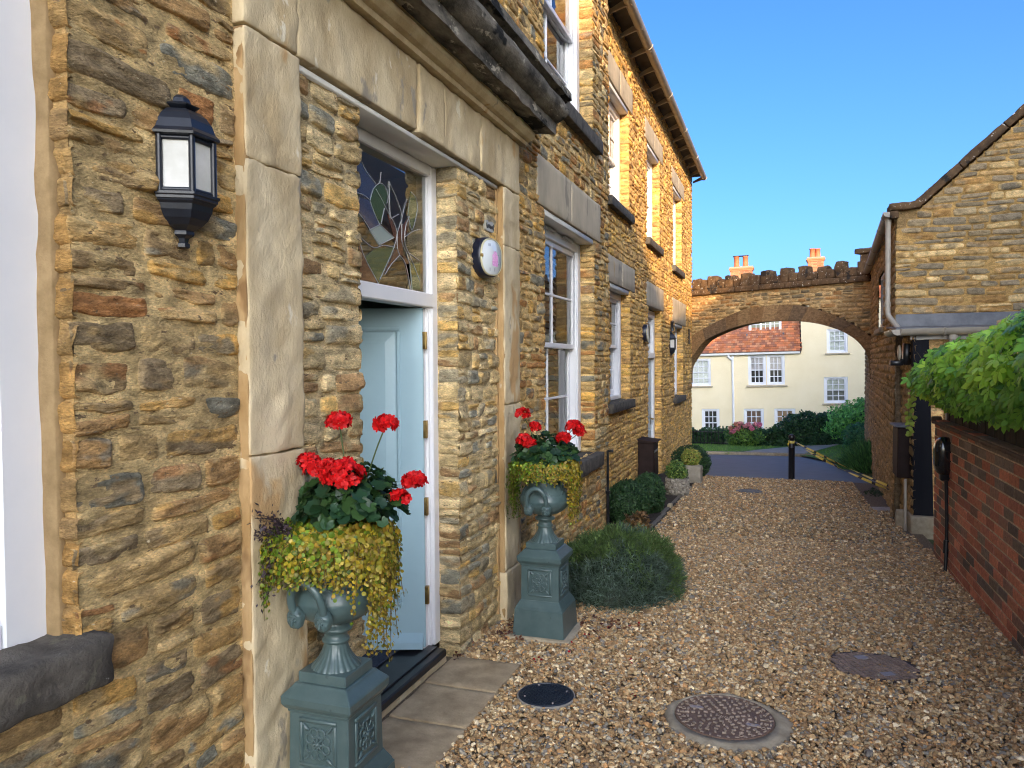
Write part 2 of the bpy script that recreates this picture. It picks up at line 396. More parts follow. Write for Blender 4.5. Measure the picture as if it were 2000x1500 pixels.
def stonewall(mb, fr, rows, ivs, seed, lmin, lmax, depth, res, pal, mort, gap=.012, wob=.010, amp=.005, split=.3, cell=.05, wave=.012, mnoise=.004):
    rng = np.random.default_rng(seed); S = []
    pal = np.array(pal, float) * np.array([1.80, 1.69, 1.32]); mort = tuple(np.array(mort) * np.array([1.85, 1.74, 1.42]))
    for va, vb in zip(rows[:-1], rows[1:]):
        for (ua, ub, ol, orr) in ivs(va, vb):
            nu = max(2, int((ub - ua) / cell) + 2); nv = max(2, int((vb - va) / cell) + 2)
            A, B = np.meshgrid(np.linspace(ua, ub, nu), np.linspace(va, vb, nv), indexing='ij')
            P = np.stack([A.ravel(), B.ravel(), 0 * A.ravel()], 1)
            wn = fbm(P * 14, 91 + seed, 3) * mnoise
            idx = np.arange(nu * nv).reshape(nu, nv)
            f = np.stack([idx[:-1, :-1], idx[1:, :-1], idx[1:, 1:], idx[:-1, 1:]], -1).reshape(-1, 4)
            mc = np.array(mort) * (1 + .22 * fbm(P * 5, 17, 3))[:, None]
            mb.add(fr.p(P[:, 0], P[:, 1], wn), f, mc)
            u = ua; h = vb - va
            while u < ub - .01:
                L = rng.uniform(lmin, lmax) * (.7 + .6 * rng.random())
                L = max(L, h * .8)
                if ub - u - L < lmin * .8: L = ub - u
                if L > lmax * 1.7: L *= .5
                l, r = (ol and u <= ua + 1e-6), (orr and u + L >= ub - 1e-6)
                if h > .075 and L > .1 and rng.random() < split:
                    k = rng.uniform(.38, .62)
                    S.append((u, u + L, va, va + h * k, l, r)); S.append((u, u + L, va + h * k, vb, l, r))
                else: S.append((u, u + L, va, vb, l, r))
                u += L
    if not S: return
    S = np.array(S, float); N = len(S); nu, nv = res
    s = np.sin(np.linspace(-1, 1, nu) * math.pi / 2); t = np.sin(np.linspace(-1, 1, nv) * math.pi / 2)
    s, t = np.meshgrid(s, t, indexing='ij'); s, t = s.ravel()[None], t.ravel()[None]
    g = gap * (.6 + .8 * rng.random((N, 1)))
    hu = (S[:, 1:2] - S[:, 0:1] - g) / 2; hv = (S[:, 3:4] - S[:, 2:3] - g * .8) / 2
    hu = np.maximum(hu, .01); hv = np.maximum(hv, .008)
    k1 = rng.uniform(.02, .16, (N, 1)); k2 = rng.uniform(.02, .10, (N, 1))
    uu = (S[:, 0:1] + S[:, 1:2]) / 2 + hu * s * (1 - k2 * t * t)
    vv = (S[:, 2:3] + S[:, 3:4]) / 2 + hv * t * (1 - k1 * s * s) + hu * s * rng.normal(0, .035, (N, 1))
    ext = (.010 + g * .5) * ((s > .9) * S[:, 5:6] - (s < -.9) * S[:, 4:5]); uu = uu + ext
    se = np.where(((s > 0) & (S[:, 5:6] > 0)) | ((s < 0) & (S[:, 4:5] > 0)), s * .93, s)
    f = np.sqrt(np.maximum((1 - np.abs(se) ** 12) * (1 - np.abs(t) ** 7), 0))
    ids = np.arange(N)[:, None] * 3.17 + 0 * uu
    q = np.stack([uu * 11, vv * 11, ids], -1)
    uu = uu + wob * fbm(q, seed + 3, 2); vv = vv + wob * .8 * fbm(q + 40, seed + 5, 2)
    D = depth * rng.uniform(.35, 1.25, (N, 1))
    ww = -.012 + (D + .012) * f + f * (hu * s * rng.normal(0, .05, (N, 1)) + hv * t * rng.normal(0, .10, (N, 1)))
    qn = np.stack([uu * 9, vv * 36, ids], -1); rg = 1 - 2 * np.abs(vnoise(qn + 3.3 * vnoise(qn * .6, seed + 2)[..., None] * .35, seed + 8))
    ww = ww + f * amp * (fbm(qn * 1.5, seed + 9, 4) * .7 + .55 * rg)
    vv = vv + wave * vnoise(np.stack([uu * 2.2, vv * 2.2, 0 * uu + seed], -1), 5)
    c0 = pal[rng.integers(0, len(pal), N)] * rng.uniform(.8, 1.2, (N, 1)); c1 = pal[rng.integers(0, len(pal), N)]
    nb = fbm(np.stack([uu * 9, vv * 20, ids + 9], -1), seed + 21, 3)
    m = np.clip((nb - .15) * 3, 0, .75)[..., None]
    c = c0[:, None] * (1 - m) + c1[:, None] * m
    e = np.clip((.72 - f) * 2.0, 0, 1)[..., None] * .85
    sm = np.clip((fbm(np.stack([uu * 5, vv * 7, ids * .1], -1), seed + 31, 3) - .35) * 3, 0, .8)[..., None]; e = np.maximum(e, sm * (mnoise > .0045))
    c = c * (1 - e) + np.array(mort) * e
    P = fr.p(uu.ravel(), vv.ravel(), ww.ravel())
    idx = np.arange(nu * nv).reshape(nu, nv)
    q4 = np.stack([idx[:-1, :-1], idx[1:, :-1], idx[1:, 1:], idx[:-1, 1:]], -1).reshape(-1, 4)
    fs = (q4[None] + (np.arange(N) * nu * nv)[:, None, None]).reshape(-1, 4)
    mb.add(P, fs, c.reshape(-1, 3))
PAL_N = [(.25, .165, .08), (.205, .135, .075), (.155, .12, .085), (.30, .19, .075), (.21, .105, .05), (.165, .13, .095), (.27, .195, .11), (.235, .15, .08), (.18, .13, .08), (.13, .13, .125)]
PAL_M = [(.33, .22, .105), (.27, .19, .10), (.22, .165, .105), (.40, .245, .08), (.27, .14, .06), (.14, .135, .125), (.38, .30, .19), (.31, .22, .12)]
PAL_R = [(.38, .315, .22), (.33, .26, .165), (.36, .25, .115), (.16, .16, .155), (.28, .23, .16), (.42, .345, .24), (.35, .28, .18), (.23, .15, .09), (.22, .20, .17)]
PAL_F = [(.40, .265, .115), (.34, .225, .105), (.44, .30, .14), (.29, .195, .105), (.25, .155, .075), (.42, .27, .09)]
PAL_G = [(.20, .165, .125), (.24, .195, .14), (.155, .135, .115), (.42, .32, .19), (.30, .205, .11), (.22, .18, .14), (.27, .165, .075), (.18, .15, .12)]
PAL_S = [(.21, .155, .095), (.25, .18, .11), (.18, .14, .095), (.28, .20, .12), (.23, .165, .10)]
MORT_N = (.315, .242, .14); MORT_M = (.36, .265, .14); MORT_G = (.27, .18, .08); MORT_R = (.34, .28, .19)

def grid_tiles(mb, p00, du, dv, nu, nv, cols, rng, lift=.02, n=None):
    """courses of roof tiles: every tile a tilted quad"""
    p00, du, dv = (np.array(q, float) for q in (p00, du, dv)); n = np.cross(du, dv); n /= np.linalg.norm(n)
    i, j = np.meshgrid(np.arange(nu), np.arange(nv), indexing='ij'); i, j = i.ravel(), j.ravel()
    uo = (i + .5 * (j % 2))[:, None]; l = lift * (.8 + .4 * rng.random((len(i), 1)))
    a = p00 + du * uo / nu + dv * j[:, None] / nv
    ex = du / nu * .97; ey = dv / nv * 1.12
    V = np.stack([a + n * l, a + ex + n * l, a + ex + ey + n * .002, a + ey + n * .002, a, a + ex], 1).reshape(-1, 3)
    k = np.arange(len(i))[:, None] * 6
    cols = np.array(cols)[rng.integers(0, len(cols), len(i))] * rng.uniform(.75, 1.2, (len(i), 1))
    mb.add(V, [k + np.array([[0, 1, 2, 3]]), k + np.array([[4, 5, 1, 0]])], np.repeat(cols, 6, 0))

def sash_window(parent, fr, u0, u1, v0, v1, wf, cols=2, rt=2, rb=2, vm=None, fw=.09, bar=.022, blind=None, sill=None, m=None, label=None, deep=.12, glass=None, head=0.):
    """wf: front of the frame (negative = set back from the wall face)"""
    m = m or M_WHITE; glass = glass or M_GLASS; vm = vm if vm is not None else (v0 + v1) / 2
    b = MB()
    chbox(b, fr, u0, u0 + fw, v0, v1, wf - deep, wf, .006); chbox(b, fr, u1 - fw, u1, v0, v1, wf - deep, wf, .006)
    chbox(b, fr, u0 + fw, u1 - fw, v1 - fw * .8, v1, wf - deep, wf - .003, .006); chbox(b, fr, u0 + fw, u1 - fw, v0, v0 + fw * .55, wf - deep, wf - .003, .006)
    for q in (u0 + fw, u1 - fw - .012):           # staff bead
        chbox(b, fr, q, q + .012, v0 + fw * .55, v1 - fw * .8, wf - .03, wf - .012, .003)
    win = build('window', b, m, parent, smooth=False)
    if label: win["label"] = label
    a0, a1 = u0 + fw + .004, u1 - fw - .004
    def sash(x0, x1, y0, y1, wz, rows, low):
        s = MB(); st = .048
        chbox(s, fr, x0, x0 + st, y0, y1, wz - .042, wz, .004); chbox(s, fr, x1 - st, x1, y0, y1, wz - .042, wz, .004)
        chbox(s, fr, x0 + st, x1 - st, y1 - .045, y1, wz - .042, wz - .001, .004)
        chbox(s, fr, x0 + st, x1 - st, y0, y0 + (.075 if low else .045), wz - .042, wz - .001, .004)
        for k in range(1, cols):
            q = x0 + st + (x1 - x0 - 2 * st) * k / cols; chbox(s, fr, q - bar / 2, q + bar / 2, y0 + .04, y1 - .04, wz - .036, wz - .006, .004)
        for k in range(1, rows):
            q = y0 + .05 + (y1 - y0 - .1) * k / rows; chbox(s, fr, x0 + st, x1 - st, q - bar / 2, q + bar / 2, wz - .035, wz - .008, .004)
        o = build('sash', s, m, win, smooth=False)
        return (x0 + st * .8, x1 - st * .8, y0 + .03, y1 - .03, wz - .022)
    g = MB()
    for (x0, x1, y0, y1, wz) in (sash(a0, a1, vm - .022, v1 - fw * .8, wf - .035, rt, False), sash(a0, a1, v0 + fw * .55, vm + .022, wf - .082, rb, True)):
        P = fr.p(np.array([x0, x1, x1, x0]), np.array([y0, y0, y1, y1]), wz); g.add(P, np.array([[0, 1, 2, 3]]))
    build('pane', g, glass, win, smooth=False)
    if blind:
        s = MB(); y = (blind[1] if isinstance(blind, tuple) else v0) + .05
        x1 = blind[0] if isinstance(blind, tuple) else u1 - fw
        while y < v1 - .1:
            P = fr.p(np.array([u0 + fw, x1, x1, u0 + fw]), np.array([y, y, y + .05, y + .05]), np.array([wf - .165, wf - .165, wf - .20, wf - .20]))
            s.add(P, np.array([[0, 1, 2, 3]])); y += .063
        build('blind', s, M_BLIND, win, smooth=False)
    if sill:
        s = MB(); su0, su1, sh, sp = sill[:4]; rbox(s, fr, su0, su1, v0 - sh, v0 - .004, wf - .03, sp, .06, .012, .004, 11, int(u0 * 10))
        build('sill', s, sill[4] if len(sill) > 4 else M_SILL, win)
    return win
def reveal(mb, fr, u, va, vb, w0, w1, facing, rows, seed, pal, mort, res=(8, 6)):
    """stone jamb of an opening at u, from depth w1 (inner) to w0 (wall face); facing -1 looks to -u"""
    if facing < 0: f2 = F(fr.p(u, 0, w1), fr.n)        # u axis = outward
    else: f2 = F(fr.p(u, 0, w0), -fr.n)
    chbox(mb, fr, *((u + .006, u + .13) if facing < 0 else (u - .13, u - .006)), va, vb, w1, w0 - .008, .002, np.array(mort) * 1.6)
    L = w0 - w1; rr = [q for q in rows if va - 1e-6 <= q <= vb + 1e-6]
    if not rr or rr[0] > va + .01: rr = [va] + rr
    if rr[-1] < vb - .01: rr = rr + [vb]
    e = (False, True) if facing < 0 else (True, False)
    stonewall(mb, f2, rr, hole_intervals(0, L, [], e), seed, L * .9, L * 1.1, .012, res, pal, mort, gap=.01, wob=.006, amp=.005, split=.2, cell=.06)

# ================================================================ THE NEAR HOUSE
house = thing('stone_house', 'golden rubble stone house nearest the viewer, with the open pale blue front door', 'house', (-1.8, 3, 0))
F1 = F((-1.80, 0, 0), (0, 1, 0)); F0 = F((-1.765, 0, 0), (0, 1, 0))
rng = np.random.default_rng(11)
holes1 = [(.35, 1.56, .96, 2.95), (2.18, 5.08, -1, 3.3), (5.9, 7.65, .80, 2.95), (5.7, 7.9, 2.95, 3.34), (5.9, 7.6, 3.95, 6.0)]
b = MB()
rA = rowlines(-.1, 3.6, .06, .125, rng, (.975, 2.95))
stonewall(b, F0, rA, hole_intervals(-1, 2.19, [(.34, 1.53, .975, 2.95)]), 21, .12, .36, .010, (34, 22), PAL_N, MORT_N, gap=.020, wob=.010, amp=.0075, split=.25, cell=.02, mnoise=.006)
rB = rowlines(-.15, 7.0, .05, .12, rng, (.80, 2.95, 3.3, 3.34, 3.95, 6.0))
stonewall(b, F1, rB, hole_intervals(2.18, 8.3, holes1 , (False, True)), 22, .10, .32, .013, (16, 10), PAL_M, MORT_M, gap=.014, wob=.012, amp=.007, cell=.06)
rC = rowlines(3.6, 7.0, .06, .12, rng)
stonewall(b, F1, rC, hole_intervals(-1, 2.18, []), 23, .14, .36, .018, (8, 6), PAL_N, MORT_N, cell=.1)
reveal(b, F0, 1.53, .975, 2.95, 0, -.10, -1, rA, 31, [(.21, .14, .07), (.17, .115, .065), (.23, .14, .06)], (.24, .165, .085), (12, 10))
reveal(b, F1, 7.65, .80, 2.95, 0, -.15, -1, rB, 32, PAL_M, MORT_M)
reveal(b, F1, 5.9, .80, 2.95, 0, -.15, 1, rB, 33, PAL_M, MORT_M)
reveal(b, F1, 7.6, 3.95, 6.0, 0, -.15, -1, rB, 34, PAL_M, MORT_M)
reveal(b, F1, 5.9, 3.95, 6.0, 0, -.15, 1, rB, 35, PAL_M, MORT_M)
# recessed panels beside the door, and their jambs
rD = rowlines(-.1, 2.875, .055, .115, rng)
FD = F((-1.775, 0, 0), (0, 1, 0))
stonewall(b, FD, rD, hole_intervals(2.50, 3.0, [], (False, True)), 41, .12, .24, .017, (24, 14), PAL_R, MORT_R, gap=.018, wob=.010, amp=.007, cell=.03)
stonewall(b, FD, rD, hole_intervals(4.1, 4.77, [], (True, False)), 42, .10, .22, .017, (18, 12), PAL_R, MORT_R, gap=.016, wob=.010, amp=.007, cell=.03)
reveal(b, FD, 4.1, -.1, 2.875, 0, -.13, -1, rD, 43, PAL_R, MORT_R, (12, 10))
reveal(b, FD, 3.0, -.1, 2.875, 0, -.13, 1, rD, 44, PAL_R, MORT_R, (8, 8))
f2 = F((-1.80, 8.3, 0), (-1, 0, 0))
stonewall(b, f2, rowlines(-.3, 7, .06, .12, rng), hole_intervals(0, .5, []), 45, .15, .3, .012, (6, 5), PAL_M, MORT_M, cell=.1)
build('wall', b, M_RUB, house)
# solid body behind the walling, with the hall and dim rooms
b = MB()
def inner_box(mb, x0, x1, y0, y1, z0, z1):
    P = np.array([(x, y, z) for x in (x0, x1) for y in (y0, y1) for z in (z0, z1)], float)
    mb.add(P, np.array([[0, 2, 3, 1], [0, 1, 5, 4], [2, 6, 7, 3], [0, 4, 6, 2], [1, 3, 7, 5]]))
inner_box(b, -4.2, -1.935, 2.6, 4.35, .055, 2.88); build('hall', b, M_HALL, house, smooth=False)
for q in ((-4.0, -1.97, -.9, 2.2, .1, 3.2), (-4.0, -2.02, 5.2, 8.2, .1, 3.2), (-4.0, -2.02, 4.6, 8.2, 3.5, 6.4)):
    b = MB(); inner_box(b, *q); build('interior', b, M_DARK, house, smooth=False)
b = MB(); chbox(b, WORLD, -4.19, -4.16, .055, 2.0, -3.55, -2.75); build('inner_door', b, M_DARK, house, smooth=False)
b = MB(); prism(b, [(-1.45, -1.2, 6.95), (-5.5, -1.2, 9.6), (-9.5, -1.2, 6.95)], [(-1.45, 8.35, 6.95), (-5.5, 8.35, 9.6), (-9.5, 8.35, 6.95)])
chbox(b, WORLD, -9, -4.3, -.3, 6.94, -8.2, 1.0); build('roof', b, mat("grey_slate", (.06, .06, .065), (.1, .1, .105), 8, rough=.8), house, smooth=False)
# left window with dark sill
b = MB(); rbox(b, F0, 1.505, 1.545, .97, 2.95, -.115, -.04, .03, .012, .008, 9, 77); build('mortar_fillet', b, mat('ochre_render', (.22, .145, .065), (.33, .225, .11), 14, rough=.95, bump=.4, bscale=50), house)
sash_window(house, F0, .34, 1.525, .99, 2.94, -.09, 2, 2, 2, fw=.135)
b = MB(); rbox(b, F0, .15, 1.575, .868, 1.0, -.12, .082, .02, .022, .010, 13, 3); build('sill', b, M_SILL, house)
sash_window(house, F1, 5.905, 7.645, .805, 2.90, -.14, 2, 2, 2, vm=1.87, fw=.11, blind=(7.32, .8))
sash_window(house, F1, 5.905, 7.595, 3.955, 5.99, -.13, 2, 2, 2, vm=4.90, fw=.11)
b = MB()
rbox(b, F1, 5.8, 7.75, .655, .795, -.15, .085, .05, .015, .005, 9, 5); build('sill', b, M_SILL, house)
b = MB(); rbox(b, F1, 5.78, 7.72, 3.81, 3.945, -.15, .085, .06, .012, .004, 9, 6); build('sill', b, M_SILL, house)
b = MB()
rbox(b, F1, 5.70, 6.72, 2.955, 3.34, -.18, .014, .05, .008, .003, 7, 7); rbox(b, F1, 6.728, 7.90, 2.955, 3.34, -.18, .014, .05, .008, .003, 7, 8)
build('lintel', b, M_LIMG, house)
b = MB(); chbox(b, F1, 5.91, 7.64, 2.905, 2.95, -.16, -.005); build('lintel_board', b, M_WHITE2, house)
for u in (6.35, 6.95):
    b = MB(); chbox(b, F1, u, u + .32, 2.872, 2.893, -.14, -.108, .004); build('trickle_vent', b, mat("vent_grey", (.45, .45, .44)), house)
# portal
def pilaster(u0, u1, wb, wf, joints, seed, base=None):
    b = MB(); j = [-.1] + joints + [2.872]
    for k, (a, c) in enumerate(zip(j[:-1], j[1:])):
        g = .012 if (base and k == 0) else 0
        rbox(b, F1, u0 - g, u1 + g, a, c - .002, wb, wf + g, .016, .009, .0055, 15, seed + k, maxn=90)
    return build('pilaster', b, M_LIME, house)
pilaster(2.185, 2.507, -.05, .08, [1.40, 2.425], 50)
pilaster(4.755, 5.075, -.05, .08, [.33, 1.44, 2.49], 60, True)
for u, wq in ((4.72, .04), (4.748, .074), (2.182, .073)):
    b = MB(); rbox(b, F1, u, u + .025, -.1, 2.868, -.05, wq, .03, .006, .004, 12, 66 + int(wq * 100), maxn=90); build('pilaster_side', b, M_OCHRE, house)
b = MB()
for k, (a, c) in enumerate([(2.18, 2.495), (2.499, 3.498), (3.525, 3.83), (3.834, 4.36), (4.364, 5.08)]):
    rbox(b, F1, a, c, 2.878, 3.222, -.11, .082 - .004 * (k % 2), .02, .010, .006, 14, 70 + k, maxn=70)
rbox(b, F1, 3.49, 3.53, 2.90, 3.222, -.11, .062, .04, .004, .002, 9, 79)
build('lintel', b, M_LIME, house)
b = MB(); u0, u1 = 2.02, 5.16
bed = [(-.05, 3.225), (.115, 3.225), (.12, 3.25), (.15, 3.258), (.175, 3.28), (.178, 3.305), (.16, 3.325), (.17, 3.332), (-.05, 3.34)]
extr(b, F1, bed, u0 + .06, u1 - .02); build('bed_moulding', b, M_LIME, house, smooth=False)
b = MB(); cor = [(-.05, 3.335)] + [(.20, 3.33), (.285, 3.325), (.288, 3.40), (.30, 3.402), (.335, 3.425), (.365, 3.45), (.378, 3.48), (.372, 3.515), (.352, 3.535), (.375, 3.545), (.40, 3.55), (.40, 3.60), (.05, 3.66), (-.05, 3.66)]
n = 60
prof = np.array(cor)
us = np.linspace(u0, u1 + .12, n)
A = np.repeat(us[:, None], len(prof), 1); W = np.repeat(prof[None, :, 0], n, 0); V = np.repeat(prof[None, :, 1], n, 0)
Pn = np.stack([A * 9, V * 9, W * 9], -1); d = fbm(Pn, 4, 3) * .006
W = W + d * (W > 0); V = V + fbm(Pn + 31, 6, 3) * .005
A[-1] -= np.clip(.30 - W[-1], 0, .3) * .3
P = F1.p(A.ravel(), V.ravel(), W.ravel()); k = len(prof); idx = np.arange(n * k).reshape(n, k)
fs = np.stack([idx[:-1, :-1], idx[1:, :-1], idx[1:, 1:], idx[:-1, 1:]], -1).reshape(-1, 4)
b.polys(P, [list(q) for q in fs] + [list(idx[-1]), list(idx[0][::-1])]); build('cornice', b, M_WEATH, house, sharp=35)
b = MB(); chbox(b, F1, 2.51, 4.72, 2.845, 2.868, -.14, .05, .004); build('soffit_board', b, M_WHITE2, house)
# door frame, fanlight, door
D = MB(); w0, w1 = -.19, -.10
chbox(D, F1, 3.0, 3.075, .07, 2.845, w0, w1, .006); chbox(D, F1, 4.03, 4.105, .07, 2.845, w0, w1, .006)
chbox(D, F1, 4.012, 4.03, .07, 2.78, w0, w1 - .02, .004); chbox(D, F1, 3.965, 4.012, .07, 2.03, w0, w1 - .035, .004)
chbox(D, F1, 3.075, 4.03, 2.785, 2.845, w0, w1 - .002, .006); chbox(D, F1, 3.05, 4.045, 2.035, 2.115, w0, w1 + .006, .006)
chbox(D, F1, 3.075, 3.12, .07, 2.03, w0, w1 - .035, .004)
fr_ = build('door_frame', D, M_WHITE, house, smooth=False)
FG = F((-1.93, 0, 0), (0, 1, 0))
fan = MB(); fan.add(FG.p(np.array([3.07, 4.03, 4.03, 3.07]), np.array([2.1, 2.1, 2.8, 2.8]), 0), np.array([[0, 1, 2, 3]]))
fan = build('fanlight', fan, M_FGLASS, house, smooth=False)
LINES = [[(3.304, 2.696), (3.352, 2.657), (3.441, 2.619)], [(3.264, 2.538), (3.325, 2.538), (3.38, 2.524)], [(3.238, 2.459), (3.31, 2.422), (3.384, 2.377), (3.473, 2.319)], [(3.38, 2.524), (3.414, 2.588), (3.48, 2.631), (3.534, 2.626), (3.568, 2.587), (3.553, 2.544)], [(3.38, 2.524), (3.424, 2.468), (3.476, 2.421)], [(3.476, 2.421), (3.371, 2.378)], [(3.476, 2.421), (3.626, 2.378)], [(3.489, 2.427), (3.525, 2.512)], [(3.626, 2.378), (3.528, 2.34), (3.467, 2.315)], [(3.265, 2.337), (3.332, 2.312), (3.42, 2.296), (3.514, 2.322), (3.633, 2.328)], [(3.265, 2.333), (3.318, 2.241), (3.456, 2.121)], [(3.44, 2.593), (3.505, 2.548), (3.559, 2.505), (3.621, 2.462), (3.663, 2.408), (3.625, 2.327), (3.553, 2.237), (3.469, 2.142)], [(3.576, 2.662), (3.646, 2.602), (3.688, 2.556), (3.717, 2.506), (3.714, 2.381), (3.736, 2.343), (3.803, 2.267), (3.831, 2.113)], [(3.663, 2.408), (3.662, 2.332), (3.69, 2.295), (3.757, 2.254), (3.815, 2.119)], [(3.779, 2.608), (3.748, 2.56), (3.716, 2.492), (3.663, 2.408)], [(3.808, 2.522), (3.761, 2.458), (3.751, 2.366), (3.819, 2.297), (3.929, 2.18)], [(3.935, 2.472), (3.838, 2.442), (3.752, 2.401)], [(3.827, 2.66), (3.89, 2.637), (3.905, 2.575), (3.838, 2.449), (3.793, 2.52)], [(3.789, 2.322), (3.931, 2.293)], [(3.69, 2.295), (3.595, 2.235), (3.524, 2.174)], [(3.593, 2.471), (3.68, 2.51)], [(3.576, 2.662), (3.586, 2.476)], [(3.48, 2.631), (3.495, 2.69)]]
b = MB()
for l in LINES:
    q = curve(l, 14) if len(l) > 2 else np.array(l, float); tube(b, FG.p(q[:, 0], q[:, 1], .003), .0024, 6)
build('lead_line', b, mat("bright_lead", (.42, .44, .45), None, 9, rough=.4, metal=.5), fan)
PIECES = {'brown': [[(3.559, 2.492), (3.621, 2.462), (3.668, 2.409), (3.716, 2.478), (3.717, 2.382), (3.735, 2.287), (3.69, 2.295), (3.66, 2.332)], [(3.662, 2.332), (3.625, 2.3), (3.524, 2.174), (3.69, 2.295)], [(3.69, 2.295), (3.742, 2.274), (3.823, 2.12), (3.803, 2.267), (3.757, 2.297)], [(3.793, 2.512), (3.731, 2.46), (3.729, 2.362), (3.759, 2.388), (3.808, 2.487)], [(3.265, 2.333), (3.318, 2.241), (3.456, 2.121), (3.285, 2.124)]], 'blue': [[(3.25, 2.714), (3.304, 2.696), (3.441, 2.619), (3.38, 2.524), (3.252, 2.536)], [(3.252, 2.523), (3.38, 2.524), (3.476, 2.421), (3.371, 2.378), (3.25, 2.467)]], 'green': [[(3.38, 2.524), (3.414, 2.588), (3.48, 2.631), (3.534, 2.626), (3.561, 2.579), (3.525, 2.512), (3.482, 2.426)], [(3.827, 2.66), (3.89, 2.637), (3.905, 2.575), (3.838, 2.449), (3.793, 2.52)], [(3.456, 2.121), (3.33, 2.236), (3.42, 2.292), (3.625, 2.327), (3.553, 2.237)], [(3.831, 2.128), (3.757, 2.254), (3.931, 2.282), (3.928, 2.129)]], 'pale': [[(3.476, 2.421), (3.371, 2.378), (3.467, 2.315), (3.626, 2.378)]]}
PC = {'brown': (.10, .04, .025), 'blue': (.035, .06, .13), 'green': (.04, .085, .035), 'pale': (.30, .38, .36)}
for kname, ps in PIECES.items():
    km = mat(kname + "_stained_glass", PC[kname], None, rough=.05, bump=.15 if kname == 'pale' else .03, bscale=50, spec=1., coat=1.)
    for p in ps: b = MB(); plate(b, FG, p, -.001, .002); build('stained_glass', b, km, fan, smooth=False)
hx_, hy_, ang = -1.925, 3.955, math.radians(0)
FL = F((-1.925, 3.955, 0), (.943, .331, 0))     # leaf swings inwards; u runs from the lock side (-.85) to the hinge (0)
b = MB(); chbox(b, FL, -.85, 0, .085, 2.03, -.045, 0, .004)
leaf = build('door', b, M_DOOR, house, smooth=False)
b = MB()
def panel(u0, u1, v0, v1):
    for (a, c, d, e) in ((u0, u1, v0, v0 + .022), (u0, u1, v1 - .022, v1), (u0, u0 + .022, v0 + .022, v1 - .022), (u1 - .022, u1, v0 + .022, v1 - .022)): chbox(b, FL, a, c, d, e, 0, .012, .007)
    P = [(u0 + .03, v0 + .03), (u1 - .03, v0 + .03), (u1 - .03, v1 - .03), (u0 + .03, v1 - .03)]; Q = [(u0 + .085, v0 + .085), (u1 - .085, v0 + .085), (u1 - .085, v1 - .085), (u0 + .085, v1 - .085)]
    V = np.concatenate([FL.p(*np.array(P).T, .001), FL.p(*np.array(Q).T, .011)])
    b.polys(V, [[0, 1, 5, 4], [1, 2, 6, 5], [2, 3, 7, 6], [3, 0, 4, 7], [4, 5, 6, 7]])
for (a, c) in ((-.74, -.13),):
    panel(a, c, 1.02, 1.92); panel(a, c, .33, .90)
build('panel', b, M_DOOR, leaf, smooth=False)
b = MB(); prism(b, FL.p(-.84, np.array([.09, .09, .125, .17]), np.array([0, .05, .045, .002])), FL.p(-.012, np.array([.09, .09, .125, .17]), np.array([0, .05, .045, .002]))); build('weather_bar', b, M_DOOR, leaf, smooth=False)
for z in (1.845, 1.339, .896, .385):
    b = MB(); tube(b, [(-1.912, 3.958, z - .05), (-1.912, 3.958, z + .05)], .006, 8); chbox(b, FL, -.002, .022, z - .05, z + .05, -.03, .004, .001)
    build('hinge', b, M_BRASS, leaf)
b = MB(); tube(b, [(-1.5 - 1.25, 3.62, 1.05), (-2.72, 3.57, 1.05)], .022, 10); build('handle', b, M_BRASS, leaf)
b = MB(); chbox(b, F1, 2.97, 4.01, .025, .072, -.13, -.018, .008); chbox(b, F1, 3.0, 4.0, .072, .082, -.13, -.07, .003)
chbox(b, F1, 3.0, 4.02, .03, .070, -.30, -.13, .003); build('threshold', b, M_BLACK, house, smooth=False)
b = MB(); rbox(b, F1, 2.98, 4.03, -.1, .024, -.13, -.03, .05, .006, .004, 12, 4); build('step_riser', b, M_LIME, house)
mt = MB()
for k in range(7): chbox(mt, WORLD, -2.06 - .1 * k - .085, -2.06 - .1 * k, .072, .084, -4.0, -3.05, .004)
one('door_mat', mt, mat("navy_ribbed_mat", (.02, .03, .055), (.035, .045, .075), 60, rough=.95, bump=.4, bscale=200), 'dark navy ribbed mat lying inside the open front door', 'door mat', smooth=False)

# ================================================================ THE LONG HOUSE BEYOND
terr = thing('stone_terrace_house', 'sunlit golden stone house beyond, with overhanging eaves and a closed white door', 'house', (-2, 13, 0))
F2 = F((-2.0, 0, 0), (0, 1, 0)); rng = np.random.default_rng(12)
op = {'u1': (9.25, 10.6, 3.72, 5.17), 'u2': (12.04, 13.4, 3.64, 5.16), 'u3': (15.08, 16.5, 3.56, 5.14), 'l1': (9.3, 10.65, 1.2, 2.70), 'd': (12.15, 13.6, -.5, 2.60), 'l3': (15.3, 16.72, 1.0, 2.47)}
lint = {'u1': (9.05, 10.85, 5.17, 5.5), 'u2': (11.85, 13.75, 5.16, 5.48), 'u3': (14.9, 16.9, 5.14, 5.45), 'l1': (9.1, 11.0, 2.70, 3.03), 'd': (11.98, 13.85, 2.60, 2.98), 'l3': (15.05, 17.2, 2.47, 2.95)}
holes2 = list(op.values()) + list(lint.values())
b = MB(); rE = rowlines(-.7, 6.05, .05, .115, rng, sorted({q for h in holes2 for q in h[2:]}))
rE = [rE[0]] + [q for p, q in zip(rE[:-1], rE[1:]) if q - p > .018]
stonewall(b, F2, rE, hole_intervals(8.3, 18.4, holes2, (False, True)), 81, .10, .30, .014, (9, 7), PAL_F, (.40, .28, .13), gap=.014, wob=.012, amp=.008, cell=.09)
for k, (a, c, d, e) in op.items():
    reveal(b, F2, c, d, e, 0, -.13, -1, rE, 90 + len(k) + int(a), PAL_F, (.42, .28, .12), (6, 6)); reveal(b, F2, a, d, e, 0, -.13, 1, rE, 95 + int(a), PAL_F, (.42, .28, .12), (5, 5))
